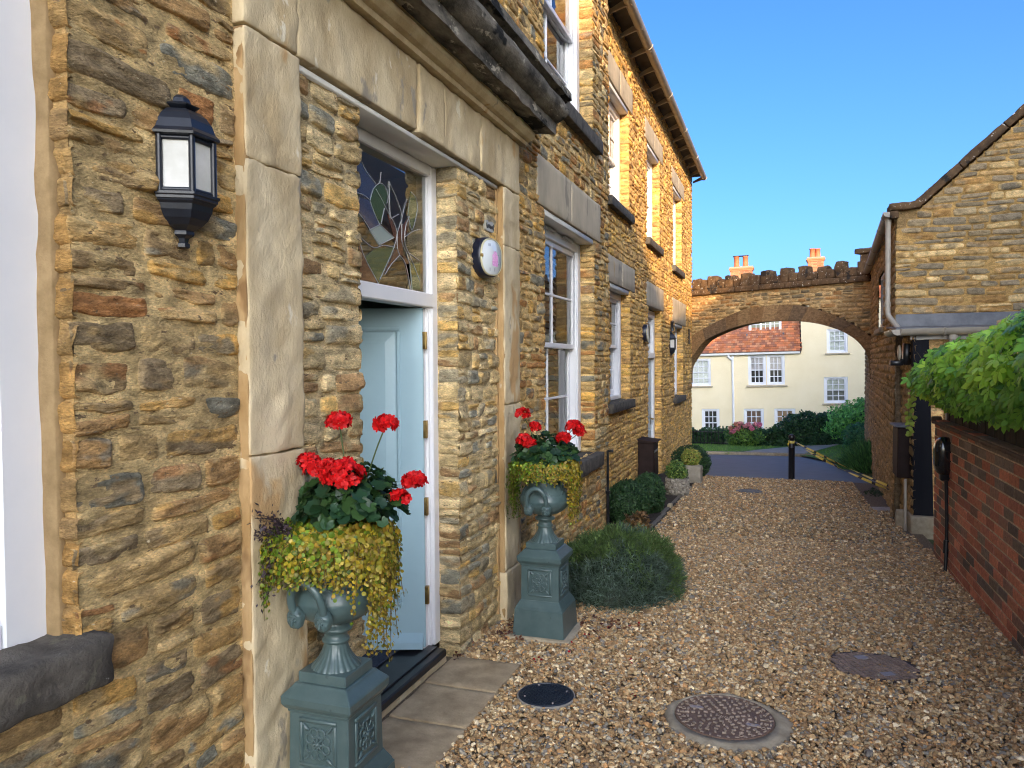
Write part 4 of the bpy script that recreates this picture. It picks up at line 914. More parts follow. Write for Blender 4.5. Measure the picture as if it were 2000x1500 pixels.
for (nm, a_, c_, d_, e_, cols, rt, rb) in wins:
    lab = {'ul': 'first-floor window by the left pier', 'dbl1': 'left half of the double window', 'dbl2': 'right half of the double window', 'll': 'ground-floor window at the left with dark panes', 'lm': 'ground-floor window above the hydrangea', 'lr': 'ground-floor window behind the hedge', 'r1': 'upper window near the arch crown', 'r2': 'lower window above the bright shrub'}[nm]
    wv = sash_window(ch, FY, a_, c_, d_, e_, -.03, cols, rt, rb, fw=.085, bar=.035, sill=((a_ - .08, c_ + .08, .07, .07, M_LIMG) if nm not in ('dbl1', 'dbl2') else None), deep=.08, label=lab)
    pal_ = {'ul': (.85, .86, .80), 'll': (.05, .05, .05), 'lm': (.32, .19, .13), 'lr': (.55, .36, .21), 'r1': (.75, .78, .72), 'r2': (.72, .74, .66)}.get(nm, (.62, .57, .57))
    b = MB(); zc = d_ + (e_ - d_) * (.5 if nm[:3] == 'dbl' else .5)
    b.add(FY.p(np.array([a_, c_, c_, a_]), np.array([zc, zc, e_, e_]), -.16), np.array([[0, 1, 2, 3]]), pal_ if nm != 'll' else (.04, .035, .03))
    b.add(FY.p(np.array([a_, c_, c_, a_]), np.array([d_, d_, zc, zc]), -.16), np.array([[0, 1, 2, 3]]), (.012, .012, .013) if nm in ('dbl1', 'dbl2', 'll') else tuple(np.array(pal_) * (.4 if nm == 'r2' else 1.)))
    build('curtain', b, M_ATTR, wv, smooth=False)
b = MB(); chbox(b, FY, -1.48, .25, .555, .63, -.03, .08, .01); build('sill', b, M_LIMG, ch, smooth=False)
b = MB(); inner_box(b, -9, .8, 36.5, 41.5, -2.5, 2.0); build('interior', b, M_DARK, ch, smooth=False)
ch.rotation_euler = (0, math.radians(-1.1), 0)
# unseen houses added out of the picture to throw the evening shade across the yard
def shade_house(name, label, x0, x1, y0, y1, ze, zr, along):
    h = thing(name, label, 'house', (0, 0, 0)); b = MB()
    if along == 'x':
        ym = (y0 + y1) / 2; P = [(0, y0, -.6), (0, y1, -.6), (0, y1, ze), (0, ym, zr), (0, y0, ze)]
        prism(b, [(x0, y, z) for _, y, z in P], [(x1, y, z) for _, y, z in P])
        R = [(y0 - .3, ze - .1), (ym, zr + .12), (y1 + .3, ze - .1), (y1 + .3, ze), (ym, zr + .24), (y0 - .3, ze)]
        r = MB(); prism(r, [(x0 - .2, y, z) for y, z in R], [(x1 + .2, y, z) for y, z in R])
    else:
        xm = (x0 + x1) / 2; P = [(x0, -.6), (x1, -.6), (x1, ze), (xm, zr), (x0, ze)]
        prism(b, [(x, y0, z) for x, z in P], [(x, y1, z) for x, z in P])
        R = [(x0 - .3, ze - .1), (xm, zr + .12), (x1 + .3, ze - .1), (x1 + .3, ze), (xm, zr + .24), (x0 - .3, ze)]
        r = MB(); prism(r, [(x, y0 - .2, z) for x, z in R], [(x, y1 + .2, z) for x, z in R])
    build('wall', b, M_SHADEW, h, smooth=False); build('roof', r, bpy.data.materials["grey_slate"], h, smooth=False)
M_SHADEW = mat("shade_house_wall", (.36, .27, .16), (.44, .34, .21), 4, rough=.9, bump=.4, bscale=20)
shade_house('stone_house', 'tall stone house added far behind the viewer, out of the picture, to cast shade', 8.5, 20, -38, -30, 16.2, 16.8, 'y')
shade_house('stone_house', 'stone house added beyond the brick wall on the right, out of the picture, to cast shade', 4.3, 9.7, -2, 3.8, 6.0, 8.6, 'y')
shade_house('stone_house', 'long stone house added far to the right, out of the picture, to cast shade', 10.5, 17, 11, 27, 9.1, 10.4, 'y')
shade_house('stone_house', 'taller stone house added far to the right, out of the picture, to cast shade', 10.6, 17, -4, 10.6, 11.6, 13, 'y')
# ================================================================ GROUND
def sheet(xs, ys, dz, extra=None):
    X, Y = np.meshgrid(xs, ys, indexing='ij'); Z = zg(Y) + dz
    if extra is not None: Z = Z + extra(X, Y)
    n, m = X.shape; idx = np.arange(n * m).reshape(n, m); b = MB()
    b.add(np.stack([X, Y, Z], -1).reshape(-1, 3), np.stack([idx[:-1, :-1], idx[1:, :-1], idx[1:, 1:], idx[:-1, 1:]], -1).reshape(-1, 4)); return b
M_EARTH = mat("sandy_ground", (.13, .095, .06), (.20, .15, .10), 30, rough=.95, bump=.4, bscale=80)
ys_ = np.concatenate([np.linspace(-60, -3, 12), np.arange(-2, 20, 1), np.linspace(20, 60, 24), [120, 400, 1500]])
struct('ground', sheet(np.concatenate([[-900, -200, -60], np.linspace(-20, 20, 21), [60, 200, 900]]), ys_, -.06), mat("field_grass_ground", (.05, .075, .022), (.075, .10, .03), 3, rough=.95))
struct('gravel_bed', sheet(np.linspace(-2.0, 1.42, 20), np.linspace(-8, 13.55, 70), -.012), mat("gravel_fines", (.10, .072, .045), (.24, .18, .115), 70, rough=.95, bump=.8, bscale=90, dist=.02, spots=[((.4, .34, .26), 60, .62)]))
b = MB(); xs = np.linspace(-14, 14, 40); near = 13.5 + .0 * xs; far = np.interp(xs, [-14, -1.6, 0, .6, .9, 1.1, 1.25, 1.35, 14], [17.6, 17.9, 18.25, 18.2, 17.7, 16.7, 15.4, 14.2, 13.9])
xs = np.sort(np.concatenate([xs, [.6, .75, .9, 1.0, 1.1, 1.18, 1.25, 1.3, 1.35]])); far = np.interp(xs, [-14, -1.6, 0, .6, .9, 1.1, 1.25, 1.35, 14], [17.6, 17.9, 18.25, 18.2, 17.7, 16.7, 15.4, 14.2, 13.9])
V = []
for k in range(8):
    y = 13.5 + (far - 13.5) * k / 7; V.append(np.stack([xs, y, zg(y) - .02 + .0 * xs], 1))
n = len(xs); V = np.concatenate(V); idx = np.arange(8 * n).reshape(8, n)
b.add(V, np.stack([idx[:-1, :-1], idx[:-1, 1:], idx[1:, 1:], idx[1:, :-1]], -1).reshape(-1, 4))
struct('road', b, mat("asphalt", (.088, .108, .118), (.125, .148, .158), 6, rough=.62, bump=.15, bscale=140, st=(.5, 2, 1), spots=[((.13, .135, .145), 5, .68)]))
# kerb on the far side of the road
b = MB(); kx = np.linspace(-8, .9, 30); ky = np.interp(kx, [-14, -1.6, 0, .6, .9], [17.6, 17.9, 18.25, 18.2, 17.7])
prism_pts = [(0, -.05), (.10, -.05), (.10, .045), (.01, .04)]
K = np.stack([np.stack([kx, ky + o, zg(ky) + h], 1) for o, h in prism_pts], 1); idx = np.arange(len(kx) * 4).reshape(-1, 4)
b.add(K.reshape(-1, 3), np.concatenate([np.stack([idx[:-1, i], idx[1:, i], idx[1:, (i + 1) % 4], idx[:-1, (i + 1) % 4]], 1) for i in range(4)]))
struct('kerb', b, M_CONC)
def region(name, pts, dz, m, kind='structure'):
    b = MB(); P = np.array(pts, float); n = len(P) // 2; A, B = P[:n], P[n:][::-1]; V = []
    for k in range(7):
        q = A + (B - A) * k / 6; V.append(np.stack([q[:, 0], q[:, 1], zg(q[:, 1]) + dz], 1))
    V = np.concatenate(V); idx = np.arange(7 * n).reshape(7, n)
    b.add(V, np.stack([idx[:-1, :-1], idx[:-1, 1:], idx[1:, 1:], idx[1:, :-1]], -1).reshape(-1, 4)); return struct(name, b, m, True, kind)
M_LAWN = mat("mown_grass", (.08, .16, .02), (.12, .21, .035), 9, rough=.9, bump=.5, bscale=60)
region('lawn', [(-8, 17.75), (-1.2, 18.0), (-.95, 18.9), (-.5, 20.1), (.1, 22.), (1.1, 25.4), (2.6, 31.5), (2.0, 33), (.5, 29), (-.9, 26), (-1.3, 25.6), (-1.6, 25.3), (-2.4, 25.2), (-8, 25)][::1], .012, M_LAWN)
region('path', [(-.98, 18.25), (-.55, 20.1), (.1, 22.1), (1.15, 25.5), (2.65, 31.6), (3.6, 31), (1.75, 25.8), (.8, 20.5), (.5, 18.9), (.36, 18.22)], .02, mat("pale_paving", (.36, .29, .21), (.46, .38, .29), 6, rough=.9))
region('lawn', [(.36, 18.24), (.5, 18.9), (.8, 20.5), (1.75, 25.8), (3.6, 31), (9, 30), (6, 24), (4, 19), (2.5, 15), (1.2, 16.2)], .016, M_LAWN)
# grass blades on the two lawns
def grass(name, n, seed, fn):
    rng = np.random.default_rng(seed); x, y = fn(rng, n); pos = np.stack([x, y, zg(y) + .005], 1); R = rot_frames(n, rng, np.tile([0, 0, 1.], (n, 1)), .05)
    d = rng.normal(size=(n, 3)) * .35 + np.array([0, 0, 1]); d /= np.linalg.norm(d, axis=1, keepdims=True); xx = np.cross(d, rng.normal(size=(n, 3))); xx /= np.linalg.norm(xx, axis=1, keepdims=True)
    R = np.stack([xx, d, np.cross(xx, d)], 2); cols = np.array([(.08, .18, .02), (.12, .22, .035), (.14, .21, .04), (.06, .14, .018)])[rng.integers(0, 4, n)] * rng.uniform(.8, 1.2, (n, 1))
    b = MB(); scatter(b, BLADE[0] * np.array([1.8, 1, 1]), BLADE[1], pos, R, rng.uniform(.025, .05, n), cols); tag(build(name, b, M_LEAF), 'short green grass between the road, the path and the hedge', 'grass', None, 'stuff')
def fL(rng, n):
    t = rng.random(n); y = 17.98 + 4.6 * t ** 1.4; lo = -3.2; hi = np.interp(y, [17.9, 18.9, 20.1, 22, 25.4], [-1.1, -1.0, -.6, 0, 1.0]); return lo + (hi - lo) * rng.random(n), y
def fR(rng, n):
    t = rng.random(n); y = 16.7 + 8 * t; lo = np.interp(y, [16.6, 18.2, 18.9, 20.5, 25.8], [1.15, .42, .52, .84, 1.8]); return lo + 1.4 * rng.random(n), y
grass('grass', 9000, 3, fL); grass('grass', 9000, 4, fR)
# soil bed under the house, its edging board
b = sheet(np.linspace(-2.0, -1.30, 8), np.linspace(7.0, 13.4, 60), .0, lambda X, Y: .025 * fbm(np.stack([X * 8, Y * 8, 0 * X], -1), 3, 3) + .012)
struct('soil_bed', b, mat("dark_soil", (.028, .02, .014), (.06, .045, .033), 40, rough=.98, bump=.8, bscale=90, dist=.02))
b = MB()
for k in range(4):
    y0 = 7.55 + k * .86; rbox(b, F((-1.325 + .012 * (k % 2), y0, float(zg(y0 + .43))), (.012, 1, -.03)), 0, .855, -.06, .045, -.05, .0, .05, .012, .004, 9, k)
one('edging_board', b, mat("weathered_edging", (.13, .11, .085), (.21, .18, .14), 14, rough=.9, bump=.3, bscale=60), 'weathered edging strip between the soil bed and the gravel', 'edging')
# paving slabs at the step
M_SLAB = mat("paving_slab", (.34, .25, .145), (.56, .425, .26), 7, rough=.92, bump=.6, bscale=60  )
for k, (y0, y1, lab) in enumerate([(3.68, 4.07, 'paving slab farthest from the viewer, under the right end of the door step'), (3.272, 3.668, 'middle paving slab in front of the door step'), (2.86, 3.26, 'nearest paving slab, half hidden by the near pedestal')]):
    b = MB(); rbox(b, F((0, 0, 0), (0, 1, 0)), y0, y1, -.04, .012, -1.80 + .004 * k, -1.385 + .006 * (k - 1), .04, .010, .003, 9, 200 + k)
    one('paving_slab', b, M_SLAB, lab, 'paving slab', 'paving slabs at the front door')

# ================================================================ MANHOLE COVERS
mc = thing('manhole_cover', 'large round rusty manhole cover with raised bars in a concrete collar', 'manhole cover', (-.25, 3.78, 0), 'covers in the gravel')
cx, cy, R0 = -.255, 3.775, .232
b = MB(); lathe(b, (cx, cy, 0), [(R0, -.03), (R0, .012), (R0 - .003, .015), (R0 - .012, .015), (R0 - .014, .011), (0.0005, .011)], 64, col=(.17, .105, .07))
rng = np.random.default_rng(5)
def bar(x, y, a, L, W, h=.0065):
    ca, sa = math.cos(a), math.sin(a); q = np.array([(-L, -W), (L, -W), (L, W), (-L, W)]) / 2
    P = np.stack([cx + x + q[:, 0] * ca - q[:, 1] * sa, cy + y + q[:, 0] * sa + q[:, 1] * ca], 1)
    prism(b, np.c_[P, np.full(4, .0105)], np.c_[P * .94 + np.array([cx + x, cy + y]) * .06, np.full(4, .011 + h)], (.36, .28, .21))
for r, n in ((.035, 6), (.062, 10), (.09, 14), (.118, 18), (.146, 23), (.174, 28), (.216, 34)):
    for k in range(n):
        t = 2 * math.pi * (k + .3 * (n % 3)) / n
        if r == .146 and abs(math.sin(t - .4)) < .22: continue
        bar(r * math.cos(t), r * math.sin(t), t + (math.pi / 2 if (k + n) % 2 else .25), .019, .0085)
for k in range(26):                              # the worn ring of raised lettering: only its texture is legible
    t = 2 * math.pi * k / 26 + .1
    if 5 < k < 9 or 17 < k < 21: continue
    x, y = .196 * math.cos(t), .196 * math.sin(t)
    if k % 3 == 0:
        a = np.linspace(0, 2 * math.pi, 9); tube(b, np.stack([cx + x + .011 * np.cos(a), cy + y + .009 * np.sin(a), np.full(9, .013)], 1), .0018, 5, (.36, .28, .21))
    else:
        bar(x, y, t, .020, .004); bar(x + .006 * math.sin(t), y - .006 * math.cos(t), t + 1.1, .015, .004)
for k in range(8): bar(-.035 + .010 * k, .0 - .002 * k, .9 + .4 * (k % 2), .014, .003, .003)
build('lid', b, mat("worn_rust", attr=True, scale=14, var=.3, rough=.6, bump=.2, bscale=110, dist=.004, spec=.4), mc, smooth=False)
for s in (-1, 1):
    b = MB(); q = []
    for t in np.linspace(0, 2 * math.pi, 18, endpoint=False):
        rr = .012 + .012 * abs(math.cos(t)) ** 3; q.append((cx + s * .135 + rr * 1.4 * math.cos(t), cy - s * .055 + rr * math.sin(t) * .8))
    q = np.array(q); prism(b, np.c_[q, np.full(18, .011)], np.c_[q, np.full(18, .0165)]); build('key_plate', b, mat("worn_steel", (.34, .30, .29), None, rough=.45, metal=.3) if s < 0 else bpy.data.materials["worn_steel"], mc, smooth=False)
b = MB(); an = np.linspace(0, 2 * math.pi, 49)[:-1]; ro = .275 + .05 * (.5 + .5 * np.cos(an + .9)) + .012 * np.sin(5 * an)
rings = [(np.full(48, R0 + .003), -.02), (np.full(48, R0 + .003), .012), (R0 + .5 * (ro - R0), .012), (ro, -.004), (ro + .01, -.04)]
P = np.concatenate([np.stack([cx + r * np.cos(an), cy + r * np.sin(an), z + .003 * np.sin(9 * an) * (i > 1)], 1) for i, (r, z) in enumerate(rings)]); idx = np.arange(240).reshape(5, 48); nx = np.roll(idx, -1, 1)
b.add(P, np.stack([idx[:-1], idx[1:], nx[1:], nx[:-1]], -1).reshape(-1, 4)[:, ::-1]); build('concrete_collar', b, M_CONC, mc)
sc_ = thing('manhole_cover', 'small dark blue-black round drain cover near the paving slabs', 'drain cover', (-1.135, 3.73, 0), 'covers in the gravel')
cx, cy = -1.135, 3.73
b = MB(); lathe(b, (cx, cy, 0), [(.142, -.03), (.142, .014), (.138, .018), (.132, .018), (.130, .014), (.0005, .014)], 56)
g = np.arange(-.13, .131, .0135)
for i, x in enumerate(g):
    for j, y in enumerate(g):
        if x * x + y * y < .122 ** 2:
            a = math.pi / 4 if (i + j) % 2 else -math.pi / 4
            ca, sa = math.cos(a), math.sin(a); q = np.array([(-.006, -.0022), (.006, -.0022), (.006, .0022), (-.006, .0022)])
            P = np.stack([cx + x + q[:, 0] * ca - q[:, 1] * sa, cy + y + q[:, 0] * sa + q[:, 1] * ca], 1); prism(b, np.c_[P, np.full(4, .0135)], np.c_[P, np.full(4, .0175)])
build('lid', b, mat("blue_black_plastic", (.012, .018, .03), (.018, .026, .04), 20, rough=.45), sc_, smooth=False)
b = MB(); lathe(b, (cx, cy, 0), [(.150, -.03), (.150, .010), (.146, .015), (.1425, .012)], 56); build('rim', b, mat("pale_rim", (.30, .27, .23), None, rough=.6), sc_)
for a in (.6, 2.2, 3.7, 5.3):
    b = MB(); lathe(b, (cx + .112 * math.cos(a), cy + .112 * math.sin(a), .014), [(.006, 0), (.006, .005), (.0005, .006)], 10); build('screw', b, bpy.data.materials["worn_steel"], sc_)
ov = thing('manhole_cover', 'rusty grid-patterned manhole cover half sunk in gravel by the brick wall', 'manhole cover', (.495, 4.69, 0), 'covers in the gravel')
cx, cy = .495, 4.69
b = MB(); th = np.linspace(0, 2 * math.pi, 64, endpoint=False); ca = np.sign(np.cos(th)) * np.abs(np.cos(th)) ** .8; sa_ = np.sign(np.sin(th)) * np.abs(np.sin(th)) ** .8
o = np.stack([cx + .232 * ca, cy + .205 * sa_], 1); prism(b, np.c_[o, np.full(64, -.03)], np.c_[o, np.full(64, .002)], (.05, .033, .028))
rr = np.radians(28); c_, s_ = math.cos(rr), math.sin(rr)
for i in np.arange(-.21, .22, .036):
    for j in np.arange(-.24, .25, .028):
        x, y = i * c_ - j * s_, i * s_ + j * c_
        if abs(x / .215) ** 2.4 + abs(y / .188) ** 2.4 < 1:
            if abs(i) < .02 and abs(abs(j) - .12) < .03: continue
            q = np.array([(-.0155, -.0115), (.0155, -.0115), (.0155, .0115), (-.0155, .0115)]); P = np.stack([cx + x + q[:, 0] * c_ - q[:, 1] * s_, cy + y + q[:, 0] * s_ + q[:, 1] * c_], 1)
            prism(b, np.c_[P, np.full(4, .001)], np.c_[P, np.full(4, .008)], (.27, .19, .135))
build('lid', b, bpy.data.materials['worn_rust'], ov, smooth=False)
for s in (-1, 1):
    x, y = -s * .12 * s_, s * .12 * c_; q = np.array([(-.034, -.024), (.034, -.024), (.034, .024), (-.034, .024)]); P = np.stack([cx + x + q[:, 0] * c_ - q[:, 1] * s_, cy + y + q[:, 0] * s_ + q[:, 1] * c_], 1)
    b = MB(); prism(b, np.c_[P, np.full(4, .001)], np.c_[P, np.full(4, .009)]); lathe(b, (cx + x, cy + y, .0092), [(.007, 0), (.0005, .0004)], 10); build('lifting_plate', b, bpy.data.materials["worn_steel"], ov, smooth=False)
b = MB(); lathe(b, (-.445, 11.76, float(zg(11.76))), [(.19, -.03), (.19, .006), (.0005, .008)], 40)
for r in (.05, .1, .15): lathe(b, (-.445, 11.76, float(zg(11.76))), [(r - .008, .006), (r - .006, .012), (r + .006, .012), (r + .008, .006)], 40)
one('manhole_cover', b, mat("grey_iron", (.10, .10, .11), (.15, .15, .16), 12, rough=.6), 'small grey cover far down the drive near the archway', 'drain cover', 'covers in the gravel')

# ================================================================ GRAVEL
def gravel(name, n, x0, x1, y0, y1, size, seed, sub):
    rng = np.random.default_rng(seed); x = rng.uniform(x0, x1, n); y = rng.uniform(y0, y1, n)
    ok = ~((x > -1.82) & (x < -1.383) & (y > 2.855) & (y < 4.075))
    ok &= (x - -.255) ** 2 + (y - 3.775) ** 2 > (.268 + .05 * (.5 + .5 * np.cos(np.arctan2(y - 3.775, x + .255) + .9))) ** 2
    ok &= (x + 1.135) ** 2 + (y - 3.73) ** 2 > .158 ** 2
    ok &= (np.abs((x - .495) / .232) ** 2.4 + np.abs((y - 4.69) / .205) ** 2.4 > 1) | (rng.random(n) < .03)
    ok &= (x + .445) ** 2 + (y - 11.76) ** 2 > .2 ** 2
    wl = np.where((y > 2.5) & (y < 4.77), -1.78, np.where(y < 5.08, -1.72, -1.80)); ok &= x > wl
    ok &= ~((y > 7.5) & (x < -1.30)); ok &= ~((x > 1.08) & (y > 10.7) & (y < 16)); ok &= x < np.where(y < 8.9, 1.34, 1.24)
    ok &= ~((np.abs(x + 1.56) < .165) & (np.abs(y - 2.43) < .165)); ok &= ~((np.abs(x + 1.415) < .19) & (np.abs(y - 4.65) < .19))
    x, y = x[ok], y[ok]; n = len(x); v, f = icos(sub)
    cols = np.array([(.34, .235, .125), (.25, .165, .085), (.46, .355, .21), (.18, .115, .06), (.58, .49, .34), (.22, .205, .175), (.38, .22, .10), (.15, .14, .13), (.31, .25, .165), (.60, .53, .40)])
    wt = np.array([.20, .20, .13, .13, .06, .07, .07, .05, .075, .015]); cl = np.array([1.60, 1.49, 1.31]) * cols[rng.choice(10, n, p=wt)] * rng.uniform(.75, 1.2, (n, 1))
    sz = size * np.exp(rng.normal(0, .28, n)); b = MB(); K = 6; pick = rng.integers(0, K, n)
    sc3 = np.stack([sz, sz * rng.uniform(.6, .95, n), sz * rng.uniform(.35, .65, n)], 1) / 2
    z = zg(y) + .000 + rng.uniform(-.006, .010, n)
    R = rot_frames(n, rng, np.tile([0, 0, 1.], (n, 1)), .45)
    for k in range(K):
        q = np.sign(v) * np.abs(v) ** .85 * (1 + .28 * fbm(v * 1.6 + 9 * k, k, 2))[:, None]; s = pick == k
        scatter(b, q, f, np.stack([x, y, z], 1)[s], R[s], sc3[s], cl[s])
    tag(build(name, b, mat("pebbles", attr=True, scale=90, var=.22, rough=.62, spec=.4) if 'pebbles' not in bpy.data.materials else bpy.data.materials["pebbles"]), 'loose tan, cream and grey pebbles covering the drive', 'gravel', None, 'stuff')
gravel('gravel', 70000, -1.9, 1.36, 2.0, 5.6, .0195, 31, 2)
gravel('gravel', 50000, -1.9, 1.36, 5.6, 8.2, .0205, 32, 1)
gravel('gravel', 30000, -1.9, 1.3, 8.2, 13.5, .027, 33, 0)
gravel('gravel', 6000, -1.9, 1.36, -1.5, 2.0, .026, 34, 0)

# ================================================================ PEDESTALS AND URNS
def sqlathe(b, c, prof, rr=.004):
    """square section: (half width, z) rings"""
    P = []
    for (h, z) in prof:
        e = min(rr, h * .3); P += [[(-h + e, -h), (h - e, -h), (h, -h + e), (h, h - e), (h - e, h), (-h + e, h), (-h, h - e), (-h, -h + e)]]
    V = np.concatenate([np.c_[np.array(p) + np.array(c[:2]), np.full(8, c[2] + z)] for p, (h, z) in zip(P, prof)]); n = len(prof)
    fs = [[8 * i + j, 8 * i + (j + 1) % 8, 8 * i + 8 + (j + 1) % 8, 8 * i + 8 + j] for i in range(n - 1) for j in range(8)] + [list(range(8 * n - 8, 8 * n))]
    b.polys(V, fs)
def make_pedestal(x, y, z, label):
    t = thing('pedestal', label, 'pedestal', (x, y, z), 'grey-green pedestals either side of the door'); c = (x, y, z)
    b = MB(); sqlathe(b, c, [(.166, 0), (.156, .155), (.157, .160), (.151, .168), (.149, .176), (.132, .205), (.128, .214)]); build('plinth', b, M_URN, t, smooth=False)
    b = MB(); sqlathe(b, c, [(.124, .21), (.121, .432)]); build('shaft', b, M_URN, t, smooth=False)
    b = MB(); sqlathe(b, c, [(.122, .428), (.126, .432), (.127, .440), (.134, .446), (.140, .456), (.143, .462), (.144, .486), (.140, .492), (.112, .522), (.108, .528), (.104, .530), (.03, .531)]); build('cap', b, M_URN, t, smooth=False)
    for fr in (F((x, y - .1225, z), (1, 0, 0)), F((x + .1225, y, z), (0, 1, 0))):
        b = MB()
        for (a0, a1, v0, v1) in ((-.078, .078, .238, .254), (-.078, .078, .400, .416), (-.078, -.062, .254, .400), (.062, .078, .254, .400)): chbox(b, fr, a0, a1, v0, v1, -.003, .007, .005)
        cu, cv = 0, .327
        for k in range(8):
            a = k * math.pi / 4 + .39; rr_ = .036; q = np.linspace(0, 2 * math.pi, 11)
            tube(b, fr.p(cu + rr_ * math.cos(a) * 1.0 + .0155 * np.cos(q), cv + rr_ * math.sin(a) * 1.15 + .0165 * np.sin(q), .003 + 0 * q), .0042, 6)
            q = np.linspace(0, 1, 6); tube(b, fr.p(cu + (.008 + .016 * q) * math.cos(a + .39), cv + (.008 + .018 * q) * math.sin(a + .39), .004 + .004 * np.sin(q * 3.1)), .005 * (1 - .5 * q), 6)
            s1, s2 = (1 if math.cos(a) > 0 else -1), (1 if math.sin(a) > 0 else -1)
        for s1 in (-1, 1):
            for s2 in (-1, 1): tube(b, fr.p(np.array([.060, .045, .036]) * s1, cv + np.array([.068, .052, .047]) * s2, np.array([.002, .005, .003])), np.array([.003, .008, .003]), 6)
        v, f = icos(2); b.add(fr.p(cu, cv, .004) + v * .011, f); build('relief_panel', b, M_URN, t)
    return t
def make_urn(x, y, z, label):
    """z is the top of the pedestal"""
    t = thing('urn', label, 'urn', (x, y, z), 'grey-green urns on pedestals'); b = MB()
    sqlathe(b, (x, y, z), [(.098, 0), (.098, .034), (.096, .037), (.03, .038)]); build('base_block', b, M_URN, t, smooth=False)
    b = MB(); fl = lambda a, zz: 1 + .055 * np.abs(np.sin(a * 11)) * (np.clip((.125 - zz) / .08, 0, 1)) - .03
    lathe(b, (x, y, z), [(.090, .036), (.088, .042), (.074, .058), (.062, .075), (.053, .092), (.047, .11), (.043, .125), (.043, .128)], 132, flute=fl)
    lathe(b, (x, y, z), [(.040, .124), (.049, .128), (.051, .134), (.049, .140), (.043, .144), (.042, .165), (.045, .168), (.060, .171), (.064, .178), (.062, .186), (.048, .192), (.046, .20), (.048, .208)], 40); build('stem', b, M_URN, t)
    fb = lambda a, zz: 1 + .022 * (np.abs(np.sin(a * 8)) - .5) * np.clip((.300 - zz) / .04, 0, 1)
    b = MB(); lathe(b, (x, y, z), [(.046, .205), (.080, .213), (.114, .229), (.141, .252), (.157, .278), (.161, .294), (.1625, .300), (.161, .306), (.156, .325), (.141, .352), (.116, .380), (.104, .405), (.100, .430), (.106, .455), (.124, .475), (.150, .488), (.160, .494), (.160, .504), (.145, .505), (.12, .46), (.02, .45)], 96, flute=fb); bowl = build('bowl', b, M_URN, t)
    for s in (-1, 1):
        b = MB(); yy = lambda r: y + s * r
        path = curve([(x - .056, yy(.160), z + .258), (x - .062, yy(.178), z + .30), (x - .056, yy(.192), z + .35), (x - .030, yy(.198), z + .385), (x, yy(.199), z + .395), (x + .030, yy(.198), z + .385), (x + .056, yy(.192), z + .35), (x + .062, yy(.178), z + .30), (x + .056, yy(.160), z + .258)], 40)
        tube(b, path, .0145, 12)
        for sx in (-1, 1):
            v, f = icos(3); q = v * (1 + .10 * fbm(v * 3, 8, 2))[:, None]
            b.add(np.array([x + sx * .056, yy(.164), z + .258]) + q * np.array([.032, .026, .040]), f)
            for e in (-1, 1):
                a = np.linspace(0, 5.2, 12); tube(b, np.stack([x + sx * .054 + e * (.006 + .0016 * a) * np.cos(a) * 1.2 + e * .007, np.full(12, yy(.190)), z + .266 + (.006 + .0016 * a) * np.sin(a)], 1), .0034, 6)
            tube(b, [(x + sx * .056, yy(.190), z + .258), (x + sx * .056, yy(.192), z + .238)], .006, 8)
        build('handle', b, M_URN, t)
    a = np.linspace(.2, 2.9, 20)
    b = MB()
    for k in range(4):
        t0 = k * math.pi / 2; q = np.linspace(0, math.pi / 2, 14); rz = .395 - .06 * np.sin(q * 2); rr_ = np.interp(rz, [.325, .352, .380, .405], [.146, .134, .116, .104]) + .004
        tube(b, np.stack([x + rr_ * np.cos(t0 + q), y + rr_ * np.sin(t0 + q), z + rz], 1), .0065, 6)
    build('swag', b, M_URN, bowl)
    return t
P1, P2 = (-1.555, 2.44, .035), (-1.415, 4.645, .02)
make_pedestal(*P1, 'grey-green iron pedestal at the bottom edge of the picture, nearest the viewer')
make_pedestal(*P2, 'grey-green iron pedestal standing on a thin stone slab beside the lavender bush')
make_urn(P1[0], P1[1], P1[2] + .531, 'grey-green urn in front of the open door, on the nearer pedestal')
make_urn(P2[0], P2[1], P2[2] + .531, 'grey-green urn by the sash window, on the farther pedestal')
b = MB(); rbox(b, WORLD, -1.63, -1.21, -.05, .02, -4.86, -4.45, .05, .012, .005, 9, 9)
one('base_slab', b, M_CONC, 'thin stone slab under the farther grey-green pedestal', 'stone slab')
b = MB(); rbox(b, WORLD, -1.735, -1.38, -.05, .035, -2.62, -2.26, .05, .012, .005, 9, 10)
one('base_slab', b, M_CONC, 'thin stone slab under the nearer grey-green pedestal at the bottom edge', 'stone slab')

